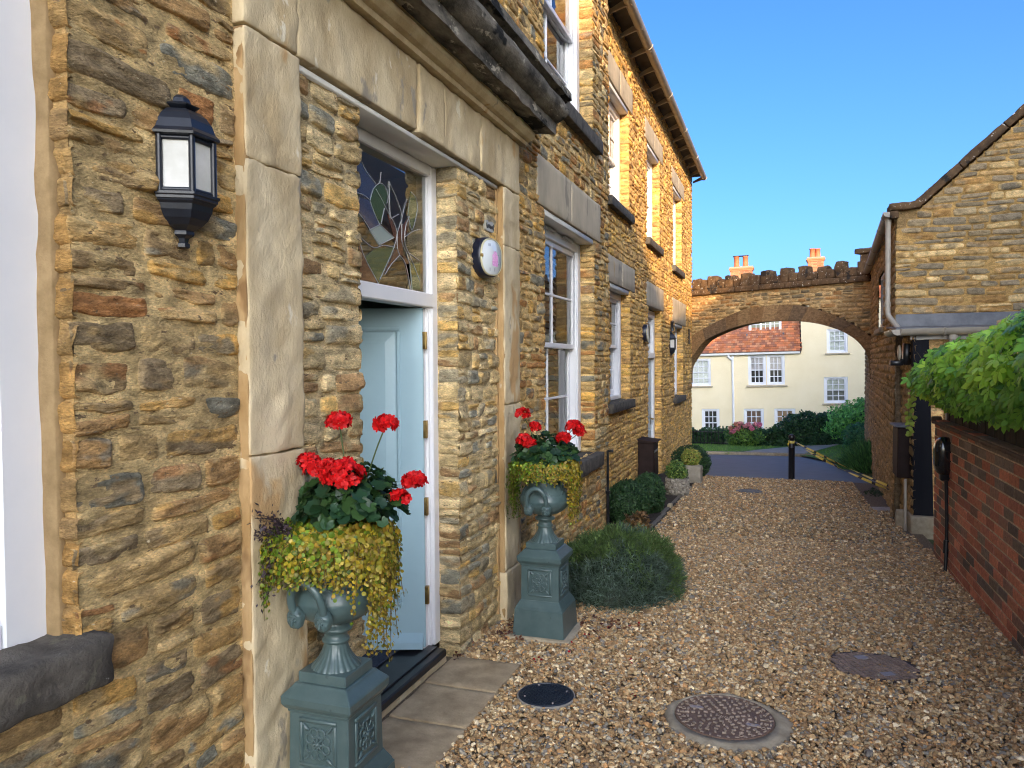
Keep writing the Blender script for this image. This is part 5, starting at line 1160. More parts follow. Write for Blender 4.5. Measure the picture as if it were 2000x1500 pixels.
# ================================================================ PLANTING IN THE URNS
def gleaf():
    n = 15; a = np.linspace(.5, 2 * math.pi - .5, n); r = .5 * (1 + .10 * np.cos(a * 7)); 
    ring = np.stack([r * np.sin(a), .28 - r * np.cos(a) * .95, .13 * (r / .5) ** 2 + .04 * np.sin(a * 7)], 1); V = np.concatenate([[[0, .16, 0]], ring]); return V, np.array([[0, i, i + 1] for i in range(1, n)])
GL = gleaf()
PET = (np.array([[0, 0, 0], [-.34, .45, .10], [-.28, .85, .05], [0, 1, .0], [.28, .85, .05], [.34, .45, .10]], float), [np.array([[0, 5, 4, 3, 2, 1]])])
def geranium(name, label, c, heads, nleaf, seed, rad, ht):
    t = thing(name, label, 'flowering plant', c, 'red geraniums in the urns'); rng = np.random.default_rng(seed); c = np.array(c)
    d = rng.normal(size=(nleaf, 3)); d /= np.linalg.norm(d, axis=1, keepdims=True); d[:, 2] = np.abs(d[:, 2]); k = (1 - .45 * rng.random(nleaf) ** 1.5)[:, None]
    pos = c + d * np.array([rad, rad, ht]) * k; nm = d * np.array([1, 1, .8]) + np.array([0, 0, .7]); nm /= np.linalg.norm(nm, axis=1, keepdims=True)
    b = MB(); cl = np.array([(.010, .030, .012), (.007, .022, .010), (.015, .040, .014), (.022, .05, .014)])[rng.integers(0, 4, nleaf)] * rng.uniform(.8, 1.25, (nleaf, 1))
    scatter(b, GL[0], GL[1], pos, rot_frames(nleaf, rng, nm, .35), rng.uniform(.038, .072, nleaf), cl)
    for (hx, hy, hz, r) in heads: 
        q = curve([c + np.array([hx * .25, hy * .25, ht * .3]), c + np.array([hx * .7, hy * .7, hz * .7]), c + np.array([hx, hy, hz])], 8); tube(b, q, .0028, 6, (.05, .07, .025))
    build('foliage', b, M_GLOSSLEAF, t)
    for (hx, hy, hz, r) in heads:
        r = r * 1.14; b = MB(); n = int(60 * (r / .05) ** 1.3) + 12; dd = rng.normal(size=(n, 3)); dd /= np.linalg.norm(dd, axis=1, keepdims=True); dd[:, 2] = np.where(dd[:, 2] < -.35, -dd[:, 2], dd[:, 2])
        fp = c + np.array([hx, hy, hz]) + dd * r * np.array([1, 1, .8]) * rng.uniform(.75, 1.05, (n, 1)); R0 = rot_frames(n, rng, dd, .25)
        for k in range(5):
            a = k * 2 * math.pi / 5; rz = np.array([[math.cos(a), -math.sin(a), 0], [math.sin(a), math.cos(a), 0], [0, 0, 1]]); rx = np.array([[1, 0, 0], [0, math.cos(.35), -math.sin(.35)], [0, math.sin(.35), math.cos(.35)]])
            cl = np.array([.62, .006, .008]) * rng.uniform(.65, 1.2, (n, 1)) * np.ones((1, 3)); scatter(b, PET[0], PET[1], fp, R0 @ (rz @ rx), rng.uniform(.017, .022, n), cl)
        build('flower_head', b, M_RED, t)
    return t
u1z, u2z = P1[2] + .531 + .50, P2[2] + .531 + .50
# heads: offsets from the urn centre
geranium('geranium', 'scarlet geranium in the nearer urn, in front of the pale blue door', (P1[0] + .055, P1[1] + .03, u1z + .10), [(-.035, -.02, .335, .036), (.13, .03, .325, .034), (-.15, -.05, .185, .034), (-.105, -.09, .17, .028), (-.045, -.08, .175, .028), (.045, -.13, .155, .064), (.23, .06, .115, .036), (.19, .02, .06, .026)], 380, 61, .185, .18)
geranium('geranium', 'scarlet geranium in the farther urn, below the sash window', (P2[0], P2[1], u2z + .05), [(-.13, -.05, .29, .036), (-.075, .03, .20, .03), (-.105, -.1, .125, .042), (-.06, -.13, .11, .034), (.19, .02, .205, .046), (.14, -.06, .145, .036), (.21, .06, .17, .03)], 320, 62, .195, .16)
def trailing(name, label, c, R, seed, n, lens, cols, lean):
    rng = np.random.default_rng(seed); b = MB(); c = np.array(c)
    for k in range(n):
        a = rng.uniform(0, 2 * math.pi); L = lens(a, rng); r0 = R * rng.uniform(.55, .95); r1 = R * rng.uniform(.98, 1.22)
        p0 = c + np.array([r0 * math.cos(a), r0 * math.sin(a), .035 * rng.random() + .015]); p1 = c + np.array([r1 * math.cos(a), r1 * math.sin(a), .01]) + lean(a) * .6
        p2 = c + np.array([r1 * 1.03 * math.cos(a + rng.normal(0, .06)), r1 * 1.03 * math.sin(a + rng.normal(0, .06)), -L * .5]) + lean(a); p3 = p2 * np.array([1, 1, 0]) + np.array([rng.normal(0, .008), rng.normal(0, .008), c[2] - L])
        q = curve([p0, p1, p2, p3], 15); seg = np.linalg.norm(np.diff(q, axis=0), axis=1); tot = seg.sum(); m = max(6, int(tot / .0085)); t = np.linspace(0, 1, m); d = np.concatenate([[0], np.cumsum(seg)]) / tot
        pos = np.stack([np.interp(t, d, q[:, i]) for i in range(3)], 1) + rng.normal(0, .007, (m, 3)); out = np.tile([math.cos(a), math.sin(a), .35], (m, 1))
        cl = cols(a, rng, m) * rng.uniform(.62, 1.12); scatter(b, DISC[0], DISC[1], pos, rot_frames(m, rng, out, .45), rng.uniform(.012, .025, m) * np.linspace(1.05, .6, m), cl)
        tube(b, q[::3], .0011, 4, (.16, .10, .03), False)
    return tag(build(name, b, M_JENNY), label, 'trailing plant', 'trailing foliage spilling from the urns')
YEL = np.array([(.54, .40, .03), (.44, .35, .03), (.58, .44, .09), (.36, .31, .03), (.28, .26, .025), (.46, .29, .035)]); GRN = np.array([(.14, .25, .015), (.20, .31, .02), (.10, .18, .012), (.27, .34, .03), (.18, .24, .025)])
def jcol(a, rng, m):
    right = .5 + .5 * math.cos(a + .25); k = rng.random(m) < np.clip(right * 1.2 - .25, .03, .92); cl = np.where(k[:, None], YEL[rng.integers(0, 6, m)], GRN[rng.integers(0, 5, m)]); return cl * rng.uniform(.7, 1.2, (m, 1))
def L1(a, rng):
    base = .10 + .06 * rng.random() + .09 * max(0, math.sin(a * 3 + .6)) * rng.random() + (.12 * rng.random() if rng.random() < .12 else 0)
    dl = abs((a - math.pi + math.pi) % (2 * math.pi) - math.pi)     # towards the wall side / viewer's left
    if abs(a - 3.9) < .8: base = .14 + .16 * rng.random()
    if a < .35 or a > 5.9: base = .18 + .27 * rng.random() ** 1.6
    if abs(a - 4.72) < .5: base = min(base, .10 + .05 * rng.random())
    return base
def L2(a, rng):
    base = .06 + .06 * rng.random()
    if abs(a - 3.25) < .42: base = .16 + .20 * rng.random()
    if a < .5 or a > 5.85: base = .16 + .22 * rng.random()
    if abs(a - 4.75) < .75: base = min(base, .06 + .04 * rng.random())
    return base
trailing('creeping_jenny', 'yellow-green trailing foliage spilling over the nearer urn', (P1[0], P1[1], u1z + .02), .185, 71, 420, L1, jcol, lambda a: np.array([-.06, -.02, 0]) * max(0, -math.cos(a - .6)))
trailing('creeping_jenny', 'golden trailing foliage spilling over the farther urn', (P2[0], P2[1], u2z + .015), .175, 72, 300, L2, jcol, lambda a: np.array([-.02, 0, 0]) * max(0, -math.cos(a)))
b = MB(); rng = np.random.default_rng(73)
for k in range(34):
    a = rng.uniform(3.0, 4.5); p0 = np.array([P1[0] + .15 * math.cos(a), P1[1] + .15 * math.sin(a), u1z + .02]); up = rng.random() < .45
    p2 = p0 + np.array([.13 * math.cos(a) - .03, .13 * math.sin(a), rng.uniform(.02, .13) if up else rng.uniform(-.22, -.02)]); q = curve([p0, (p0 + p2) / 2 + np.array([0, 0, .03]), p2], 12); tube(b, q, .0012, 4, (.02, .014, .014), False)
    m = 22; pos = q[rng.integers(4, len(q), m)] + rng.normal(0, .012, (m, 3)); scatter(b, LEAF[0], LEAF[1], pos, rot_frames(m, rng), rng.uniform(.012, .022, m), np.array([(.022, .014, .018)]) * rng.uniform(.6, 1.6, (m, 1)))
one('dried_trailing_plant', b, M_LEAF, 'dark purple withered stems at the wall side of the nearer urn', 'withered plant')

# ================================================================ PLANTS ALONG THE HOUSE
b = MB(); rng = np.random.default_rng(81); n = 30000; c = np.array([-1.17, 5.78, -.02]); r = np.array([.50, .68, .46])
d = rng.normal(size=(n, 3)); d /= np.linalg.norm(d, axis=1, keepdims=True); d[:, 2] = np.abs(d[:, 2]); k = (1 + .09 * fbm(d * 2.6, 5, 3) + .10 * fbm(d * 9, 15, 2)) * (1 - .22 * rng.random(n) ** 2); pos = c + d * r * k[:, None]
ax = d * np.array([1, 1, .9]) + np.array([0, 0, .30]) + .85 * rng.normal(size=(n, 3)); ax /= np.linalg.norm(ax, axis=1, keepdims=True); xx = np.cross(ax, rng.normal(size=(n, 3))); xx /= np.linalg.norm(xx, axis=1, keepdims=True); R = np.stack([xx, ax, np.cross(xx, ax)], 2)
patch = fbm(pos * 4.5, 8, 3)[:, None]; g1 = np.array([(.042, .075, .022), (.055, .095, .026), (.075, .115, .032)])[rng.integers(0, 3, n)]; g2 = np.array([(.055, .085, .06), (.075, .105, .085), (.045, .07, .045)])[rng.integers(0, 3, n)]
low = (d[:, 2:3] + .75 * patch + .12 * rng.normal(size=(n, 1))) < .52
scatter(b, BLADE[0] * np.array([1.1, 1, 1]), BLADE[1], pos, R, rng.uniform(.024, .05, n), np.where(low, g2, g1) * (.72 + .5 * np.clip(fbm(pos * 14, 4, 2)[:, None] + .4, 0, 1)) * rng.uniform(.6, 1.25, (n, 1)))
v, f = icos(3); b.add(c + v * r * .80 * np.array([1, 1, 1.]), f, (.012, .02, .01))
ok = pos[:, 0] > -1.79
one('lavender_bush', b, M_LEAF, 'low rounded lavender bush of grey-green needles beside the farther pedestal', 'bush')
DGRN = [(.016, .040, .014), (.022, .052, .018), (.030, .062, .020), (.012, .030, .012)]
def boxball(c, r, n, seed, label, name='box_ball', cols=DGRN, sz=.030):
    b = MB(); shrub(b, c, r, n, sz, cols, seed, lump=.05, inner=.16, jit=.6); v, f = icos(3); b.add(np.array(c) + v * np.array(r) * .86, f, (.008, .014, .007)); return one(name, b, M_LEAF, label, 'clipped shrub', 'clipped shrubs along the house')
boxball((-1.645, 8.65, .10), (.24, .30, .27), 9000, 91, 'nearer of the two clipped dark green balls in the soil bed')
boxball((-1.53, 9.35, .10), (.20, .25, .26), 6500, 92, 'second clipped dark green ball, touching the nearer one')
boxball((-1.46, 13.35, -.02), (.33, .33, .31), 6500, 93, 'largest clipped dark green ball, behind the square stone planter')
b = MB(); shrub(b, (-1.42, 8.0, .02), (.13, .13, .12), 420, .05, [(.10, .055, .02), (.14, .08, .03), (.06, .04, .02)], 94, up=1.2, jit=.9)
one('dry_plant', b, M_LEAF, 'small brown withered plant in front of the nearer clipped ball', 'withered plant')
# stone planters
pl = thing('stone_planter', 'round pebble-faced stone planter at the end of the soil bed', 'planter', (-1.39, 11.0, -.19))
b = MB(); rng = np.random.default_rng(95); c = (-1.39, 11.0, float(zg(11)) - .01); lathe(b, c, [(.145, 0), (.165, .12), (.158, .26), (.135, .26), (.13, .2), (.01, .2)], 32, col=(.26, .23, .18))
v, f = icos(2); m = 240; a = rng.uniform(0, 6.283, m); z = rng.uniform(.01, .26, m); rad = .150 + .012 * np.sin(z * 12)
scatter(b, v, f, np.stack([c[0] + rad * np.cos(a), c[1] + rad * np.sin(a), c[2] + z], 1), rot_frames(m, rng, np.stack([np.cos(a), np.sin(a), 0 * a], 1), .3), np.stack([rng.uniform(.016, .03, m), rng.uniform(.014, .024, m), rng.uniform(.010, .018, m)], 1), np.array([(.30, .27, .22), (.24, .21, .17), (.36, .32, .26)])[rng.integers(0, 3, m)])
build('bowl', b, M_ATTR_R, pl)
b = MB(); shrub(b, (-1.40, 11.0, .16), (.145, .145, .16), 1500, .036, [(.05, .10, .02), (.08, .14, .03), (.14, .18, .04), (.03, .07, .018)], 96, lump=.15); v, f = icos(2); b.add(np.array([-1.40, 11.0, .15]) + v * .10, f, (.012, .02, .008))
one('potted_shrub', b, M_LEAF, 'small bushy green plant in the round pebble-faced planter', 'potted plant')
b = MB(); z0 = float(zg(12.55)); rbox(b, WORLD, -1.50, -1.20, z0 - .02, z0 + .27, -12.72, -12.42, .03, .03, .018, 13, 7); rbox(b, WORLD, -1.46, -1.24, z0 + .26, z0 + .272, -12.68, -12.46, .08, .004, 0, 5, 8)
one('stone_planter', b, mat("pale_planter_stone", (.28, .245, .19), (.38, .34, .27), 9, rough=.95, bump=.5, bscale=50), 'square rough pale stone planter in front of the largest clipped ball', 'planter')
b = MB(); shrub(b, (-1.37, 12.6, .17), (.15, .15, .15), 1300, .04, [(.16, .19, .035), (.24, .24, .05), (.10, .15, .03), (.20, .17, .04)], 97, lump=.15); v, f = icos(2); b.add(np.array([-1.37, 12.6, .15]) + v * .10, f, (.03, .035, .01))
one('potted_shrub', b, M_LEAF, 'yellow-leaved shrub in the square stone planter', 'potted plant')
b = MB(); rbox(b, WORLD, -1.36, -1.30, -.17, -.08, -9.85, -9.7, .03, .03, .012, 15, 3)
one('stone', b, M_LIME, 'loose pale stone lying in the soil bed by the edging', 'stone')
# post box
z0 = float(zg(11.4))
pb = thing('post_box', 'tall dark brown parcel post box standing against the house by the white door', 'post box', (-1.88, 11.45, z0))
b = MB(); chbox(b, WORLD, -1.99, -1.76, z0 - .02, .53, -11.65, -11.22, .008); build('case', b, M_BROWN, pb, smooth=False)
b = MB(); prism(b, [(-2.0, 11.19, .53), (-1.72, 11.19, .53), (-1.72, 11.19, .545), (-2.0, 11.19, .575)], [(-2.0, 11.68, .53), (-1.72, 11.68, .53), (-1.72, 11.68, .545), (-2.0, 11.68, .575)]); build('lid', b, M_BROWN, pb, smooth=False)
b = MB(); chbox(b, F((-1.76, 11.22, 0), (0, 1, 0)), .03, .40, z0 + .02, .30, 0, .008, .004); build('door', b, M_BROWN, pb, smooth=False)
b = MB(); chbox(b, F((-1.76, 11.22, 0), (0, 1, 0)), .06, .37, .38, .41, 0, .010, .003); build('slot', b, mat("steel_slot", (.25, .25, .25), None, rough=.4, metal=.7), pb, smooth=False)
# stand pipe at the corner of the near house
b = MB(); tube(b, [(-1.76, 8.10, -.1), (-1.76, 8.10, .30)], .017, 10); tube(b, [(-1.76, 8.10, .30), (-1.76, 8.10, .33)], .026, 10); tube(b, curve([(-1.76, 8.10, .33), (-1.76, 8.10, .70), (-1.76, 8.10, .755), (-1.72, 8.10, .76)], 20), .013, 10); chbox(b, WORLD, -1.735, -1.705, .745, .775, -8.12, -8.08, .004)
one('stand_pipe', b, M_BLACK, 'thin black stand pipe at the corner between the two stone houses', 'pipe')

# ================================================================ LANTERNS, SIGNS
def lantern(x, y, z, s, label, stem=0.):
    """half-hexagon wall lantern; z is the height of the tray"""
    t = thing('wall_lantern', label, 'lantern', (x, y, z), 'black half-hexagon wall lanterns')
    A = np.radians([-90, -30, 30, 90])
    def hexl(prof, name, m, parent=t, smooth=False, n=4):
        b = MB(); R = np.array(prof, float); P = np.concatenate([np.stack([x + s * r * np.cos(A), y + s * r * np.sin(A), np.full(4, z + s * q)], 1) for r, q in R]); k = len(R)
        fs = [[4 * i + j, 4 * i + j + 1, 4 * i + 5 + j, 4 * i + 4 + j] for i in range(k - 1) for j in range(3)] + [[4 * i, 4 * i + 4, 4 * i + 7, 4 * i + 3] for i in range(k - 1)] + [[0, 3, 2, 1], [4 * k - 4, 4 * k - 3, 4 * k - 2, 4 * k - 1]]
        b.polys(P, fs); return build(name, b, m, parent, smooth)
    hexl([(.098, .004), (.112, .010), (.112, .018), (.118, .022), (.118, .030), (.104, .034)], 'tray', M_LANT)
    hexl([(.020, -.135), (.022, -.133), (.022, -.122), (.016, -.118), (.020, -.105), (.032, -.098), (.036, -.094), (.036, -.088), (.034, -.082), (.060, -.066), (.080, -.046), (.092, -.022), (.096, -.004), (.106, .004), (.108, .009)], 'bowl', M_LANT)
    rf = hexl([(.104, .206), (.120, .210), (.121, .218), (.108, .232), (.104, .242), (.096, .262), (.080, .285), (.062, .300), (.052, .304), (.040, .306)], 'roof', M_LANT)
    hexl([(.040, .306), (.058, .316), (.060, .320), (.040, .328), (.034, .330), (.028, .345), (.016, .356), (.003, .358)], 'finial', M_LANT, rf)
    if stem:
        b = MB(); lathe(b, (x + .03 * s, y, z + s * .35), [(.035 * s, 0), (.03 * s, .01), (.028 * s, stem), (.04 * s, stem + .01), (.005, stem + .04)], 12); build('chimney', b, M_LANT, rf)
    b = MB(); r = .100
    V = [(r * math.cos(a), r * math.sin(a)) for a in A]
    for (vx, vy) in V:
        tube(b, [(x + s * vx * .97 + .002, y + s * vy * .97, z + s * .032), (x + s * vx * .97 + .002, y + s * vy * .97, z + s * .208)], .0105 * s, 6)
    for i in range(3):
        p, q = np.array(V[i]) * .96, np.array(V[i + 1]) * .96
        for zz in (.038, .200): tube(b, [(x + s * p[0], y + s * p[1], z + s * zz), (x + s * q[0], y + s * q[1], z + s * zz)], .0075 * s, 6)
    build('frame', b, M_LANT, t)
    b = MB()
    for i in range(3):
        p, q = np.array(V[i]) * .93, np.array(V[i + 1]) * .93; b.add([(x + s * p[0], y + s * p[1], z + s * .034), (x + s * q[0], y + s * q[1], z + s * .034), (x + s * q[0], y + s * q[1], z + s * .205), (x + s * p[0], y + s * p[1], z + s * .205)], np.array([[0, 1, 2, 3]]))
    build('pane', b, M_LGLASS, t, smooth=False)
    b = MB(); chbox(b, F((x, y, z), (0, 1, 0)), -.092 * s, .092 * s, .02 * s, .22 * s, -.002, .006, .002); build('back_plate', b, mat("white_reflector", (.7, .7, .68), None, rough=.35) if 'white_reflector' not in bpy.data.materials else bpy.data.materials['white_reflector'], t, smooth=False)
    b = MB(); lathe(b, (x + .035 * s, y, z + .034 * s), [(.014 * s, 0), (.014 * s, .03 * s), (.012 * s, .10 * s), (.001, .112 * s)], 12); build('bulb', b, bpy.data.materials['white_reflector'], t)
    return t
lantern(-1.752, 1.918, 2.207, .95, 'large blue-black half lantern on the rubble wall between the left window and the pilaster')
lantern(-1.985, 14.69, 1.93, 1.0, 'smaller far black lantern with a tall chimney beside the white door', .17)
def oval_sign(x, y, z, ry, rz, label, detail, yaw=0.):
    t = thing('oval_sign', label, 'sign', (x, y, z), 'oval wall signs'); FR = F((x, y, z), (math.sin(yaw), math.cos(yaw), 0)); a = np.linspace(0, 2 * math.pi, 48, endpoint=False)
    sq = lambda k: (np.sign(np.cos(a)) * np.abs(np.cos(a)) ** .8 * k, np.sign(np.sin(a)) * np.abs(np.sin(a)) ** .85 * k)
    def ringst(rings, name, m, par=t, cap=True):
        b = MB(); P = np.concatenate([FR.p(sq(k)[0] * ry, sq(k)[1] * rz, w) for k, w in rings]); n = len(rings); idx = np.arange(n * 48).reshape(n, 48); nx = np.roll(idx, -1, 1)
        fs = [list(q) for q in np.stack([idx[:-1], nx[:-1], nx[1:], idx[1:]], -1).reshape(-1, 4)]
        if cap: fs.append(list(idx[-1]))
        b.polys(P, fs); return build(name, b, m, par)
    ringst([(1.0, -.01), (1.0, .035), (.97, .05), (.93, .056)], 'case', mat("navy_case", (.008, .012, .028), None, rough=.3) if 'navy_case' not in bpy.data.materials else bpy.data.materials['navy_case'])
    ringst([(.92, .055), (.92, .062), (.89, .067), (.85, .064)], 'rim', mat("pale_gold_rim", (.58, .54, .36), None, rough=.3, metal=.2) if 'pale_gold_rim' not in bpy.data.materials else bpy.data.materials['pale_gold_rim'], cap=False)
    fc = ringst([(.86, .060), (.84, .0625)], 'face', mat("white_enamel", (.62, .68, .72), (.7, .74, .78), 3, rough=.06, coat=1.) if 'white_enamel' not in bpy.data.materials else bpy.data.materials['white_enamel'])
    if detail:
        b = MB()
        for k, (u, hgt) in enumerate([(.012, .05), (.024, .068), (.036, .072), (.048, .064), (.058, .045)]): chbox(b, FR, u - .0045, u + .0045, -.03, -.03 + hgt, .0628, .0640, .0005, (.62, .28, .55))
        plate(b, FR, [(.006, -.05), (.06, -.055), (.064, -.02), (.004, -.02)], .0628, .0638, (.62, .30, .58)); build('picture', b, M_ATTR, fc, smooth=False)
        b = MB()
        for u in (-.03, -.018): chbox(b, FR, u - .003, u + .003, .066, .082, .0628, .0638, .0005, (.03, .04, .10))
        for u in (-.02, .03): chbox(b, FR, u - .002, u + .002, -.085, -.065, .0628, .0638, .0005, (.1, .1, .2))
        q = np.linspace(-1.2, 1.2, 12); tube(b, FR.p(.062 + .016 * np.cos(q), .02 + .035 * np.sin(q) - .03, .0632), .0016, 5, (.1, .12, .2)); build('mark', b, M_ATTR, fc, smooth=False)
        b = MB(); chbox(b, FR, -ry * .93, -ry * .80, -.008, .012, .055, .072, .003); build('clasp', b, M_BRASS, t)
oval_sign(-1.745, 4.45, 2.365, .120, .124, 'navy oval sign with pale gold rim on the pier beside the open door', True, .26)
oval_sign(-1.99, 11.80, 2.15, .15, .135, 'small far oval sign beside the white door of the farther house', False)
npl = thing('name_plate', 'small pale house name plate with black lettering above the navy oval sign', 'name plate', (-1.76, 4.6, 2.59)); FN = F((-1.765, 4.595, 2.585), (0, 1, 0))
b = MB(); a = np.linspace(0, 2 * math.pi, 40, endpoint=False); q = [(.075 * np.sign(math.cos(t)) * abs(math.cos(t)) ** .45, .034 * np.sign(math.sin(t)) * abs(math.sin(t)) ** .45) for t in a]; plate(b, FN, q, -.01, .008); build('plate', b, mat("cream_ceramic", (.45, .43, .36), None, rough=.25), npl, smooth=False)
b = MB()
for k, pts in enumerate([[(-.055, .014), (-.062, .0), (-.05, -.016), (-.038, -.006), (-.046, .002)], [(-.03, -.014), (-.026, .006), (-.016, .006), (-.014, -.014)], [(-.012, .002), (-.003, .008), (.001, -.014)], [(.012, .004), (.006, -.006), (.014, -.014), (.02, -.004), (.012, .004)], [(.028, .004), (.026, -.012)], [(.036, -.012), (.044, .006), (.052, -.012)], [(.06, .02), (.058, -.014), (.068, -.012)]]):
    p = curve([(u, v, 0) for u, v in pts], 16); tube(b, FN.p(p[:, 0], p[:, 1], .009), .0034, 6)
build('lettering', b, M_BLACK, npl)

# ================================================================ BOLLARD, TAPE, PLANK
bz = float(zg(13.55)); bo = thing('bollard', 'black ball-topped bollard where the gravel meets the road', 'bollard', (.16, 13.55, bz))
b = MB(); lathe(b, (.16, 13.55, bz), [(.052, -.05), (.050, 0), (.050, .515), (.054, .518), (.054, .535), (.050, .538), (.050, .62), (.040, .64), (.028, .655)], 28); build('post', b, M_BLACK, bo)
b = MB(); v, f = icos(3); b.add(np.array([.16, 13.55, bz + .70]) + v * .053, f); build('ball_top', b, M_BLACK, bo)
def ribbon(A, B, sag, w, seed, tw):
    b = MB(); n = 70; t = np.linspace(0, 1, n); A, B = np.array(A), np.array(B); P = A + (B - A) * t[:, None]; P[:, 2] -= sag * 4 * t * (1 - t); d = (B - A) / np.linalg.norm(B - A); s = np.cross(d, [0, 0, 1]); s /= np.linalg.norm(s); up = np.cross(s, d); ph = tw * t * 6 + seed
    o = (np.cos(ph)[:, None] * up + np.sin(ph)[:, None] * s) * w / 2
    for i in range(n - 1):
        V = np.array([P[i] - o[i], P[i + 1] - o[i + 1], P[i + 1] + o[i + 1], P[i] + o[i]]); nn = np.cross(V[1] - V[0], V[3] - V[0]); nn = nn / max(1e-9, np.linalg.norm(nn)) * .0008
        b.add(np.concatenate([V, V + nn]), [np.array([[0, 1, 2, 3], [7, 6, 5, 4], [0, 4, 5, 1], [2, 6, 7, 3]])], (.74, .58, .10) if (i // 2) % 4 else (.015, .013, .012))
    return b
tp = thing('barrier_tape', 'yellow and black barrier tape stretched from the bollard to the right-hand wall', 'tape', (.16, 13.55, .33))
build('strand', ribbon((.20, 13.53, .36), (1.35, 10.6, .07), .05, .034, .3, 1.2), M_ATTR, tp, smooth=False)
build('strand', ribbon((.21, 13.55, .37), (1.36, 10.62, .10), .02, .030, 1.4, .8), M_ATTR, tp, smooth=False)
b = MB(); lathe(b, (.16, 13.55, .345), [(.053, 0), (.056, .005), (.056, .035), (.053, .04)], 20, col=(.60, .48, .12)); chbox(b, WORLD, .095, .115, .30, .35, -13.52, -13.49, .004, (.65, .5, .05)); build('knot', b, M_ATTR, tp)
b = MB(); tube(b, curve([(1.28, 10.4, -.2), (1.34, 10.4, -.14), (1.355, 10.42, -.05), (1.355, 10.45, .06), (1.36, 10.5, .085)], 24), .018, 10); lathe(b, (1.355, 10.47, .06), [(.03, 0), (.034, .01), (.034, .035), (.02, .04)], 14)
one('iron_hook', b, M_BLACK, 'bent iron pipe at the foot of the stone wall where the tape is tied', 'iron pipe')
b = MB(); z0 = -.165; rbox(b, F((1.08, 10.55, z0), (.96, .28, 0)), 0, .42, -.02, .025, -.10, .12, .04, .008, .003, 9, 5)
one('plank', b, mat("pale_plank", (.36, .31, .27), (.44, .39, .34), 7, rough=.8, spots=[((.06, .05, .045), 22, .62)]), 'short pale plank lying at the foot of the right-hand stone wall', 'plank')
b = MB()
shrub(b, (1.28, 12.2, -.32), (.16, .8, .12), 1500, .05, [(.03, .06, .02), (.05, .08, .03)], 98, lump=.3)
tag(one('weeds', b, mat("weed_green", attr=True, scale=20, rough=.8), 'weeds in the sunken strip along the right-hand wall foot', 'weeds'), None, None, None, 'stuff')
# ================================================================ CLIMBER ON THE FENCE
def palm():
    V, Fc = [], []
    for a in np.radians([-100, -52, 0, 52, 100]):
        s = .8 if abs(a) > 1.2 else 1.; c_, s_ = math.cos(a), math.sin(a); k = len(V)
        for (x, y, z) in [(0, .06, 0), (.17, .42, .015), (.20, .70, 0), (.02, 1.0, -.06), (-.20, .70, 0), (-.17, .42, .015), (0, .55, .05)]:
            x, y = x * s, y * s; V.append((x * c_ + y * s_, -x * s_ + y * c_, z - .10 * y * y))
        Fc += [(k + 6, k + i, k + (i + 1) % 6) for i in range(6)]
    return np.array(V), np.array(Fc)[:, ::-1]
PALM = palm()
b = MB(); rng = np.random.default_rng(121); n = 2600
t = rng.random(n); y = 8.15 - 5.4 * t; ztop = np.interp(y, [2.5, 4.5, 5.3, 5.8, 6.6, 7.5, 8.0, 8.3], [2.1, 2.08, 2.0, 1.97, 1.90, 1.80, 1.62, 1.45]); zbot = np.interp(y, [2.5, 5.2, 6.5, 7.6, 8.3], [1.42, 1.37, 1.33, 1.38, 1.42])
ang = rng.uniform(-.5, math.pi * .62, n); zc, hh = (ztop + zbot) / 2, (ztop - zbot) / 2; xw = .33 + .06 * fbm(np.stack([y * 1.5, 0 * y, 0 * y], 1), 3, 2)
rr_ = (1 + .16 * fbm(np.stack([y * 2.4, ang * 1.8, 0 * y], 1), 13, 3)) * (1 - .40 * rng.random(n) ** 2)
th = math.pi - ang * 1.15 + .3
x = 1.44 + xw * np.cos(th) * rr_ * np.clip((8.5 - y) * 1.4, .35, 1); z = zc + hh * np.sin(th) * rr_
lowm = rng.random(n) < .38; z = np.where(lowm, rng.uniform(zbot - .02, zc), z); x = np.where(lowm, 1.44 - xw * rng.uniform(.55, 1.0, n) * np.sqrt(np.clip(1 - ((z - zc) / hh) ** 2 * .7, .1, 1)) * np.clip((8.5 - y) * 1.4, .35, 1), x)
nm = np.stack([-(1.55 - x) * 1.6 - .2, -.45 + 0 * x, .55 + (z - zc) * 1.4], 1); nm /= np.linalg.norm(nm, axis=1, keepdims=True)
R = rot_frames(n, rng, nm, .38); dn = np.array([-.2, -.1, -1.]); yy_ = dn - R[:, :, 2] * (R[:, :, 2] @ dn)[:, None] + .55 * rng.normal(size=(n, 3)); yy_ -= R[:, :, 2] * (yy_ * R[:, :, 2]).sum(1, keepdims=True); yy_ /= np.linalg.norm(yy_, axis=1, keepdims=True); R = np.stack([np.cross(yy_, R[:, :, 2]), yy_, R[:, :, 2]], 2)
pt = fbm(np.stack([x * 3, y * 3, z * 3], 1), 23, 2); cl = np.where((pt > .25)[:, None], np.array([(.20, .36, .04), (.26, .40, .05)])[rng.integers(0, 2, n)], np.array([(.085, .20, .03), (.11, .25, .035), (.055, .14, .03), (.14, .29, .04)])[rng.integers(0, 4, n)]) * rng.uniform(.75, 1.2, (n, 1))
scatter(b, PALM[0], PALM[1], np.stack([x, y, z], 1), R, rng.uniform(.055, .095, n), cl)
for k in range(26):
    yk = rng.uniform(4.2, 8.2); p0 = np.array([1.42, yk, 1.3]); q = curve([p0, p0 + np.array([-.1, rng.normal(0, .1), .25]), p0 + np.array([-.22, rng.normal(0, .2), .4 + .1 * rng.random()])], 10); tube(b, q, .003, 5, (.05, .04, .02), False)
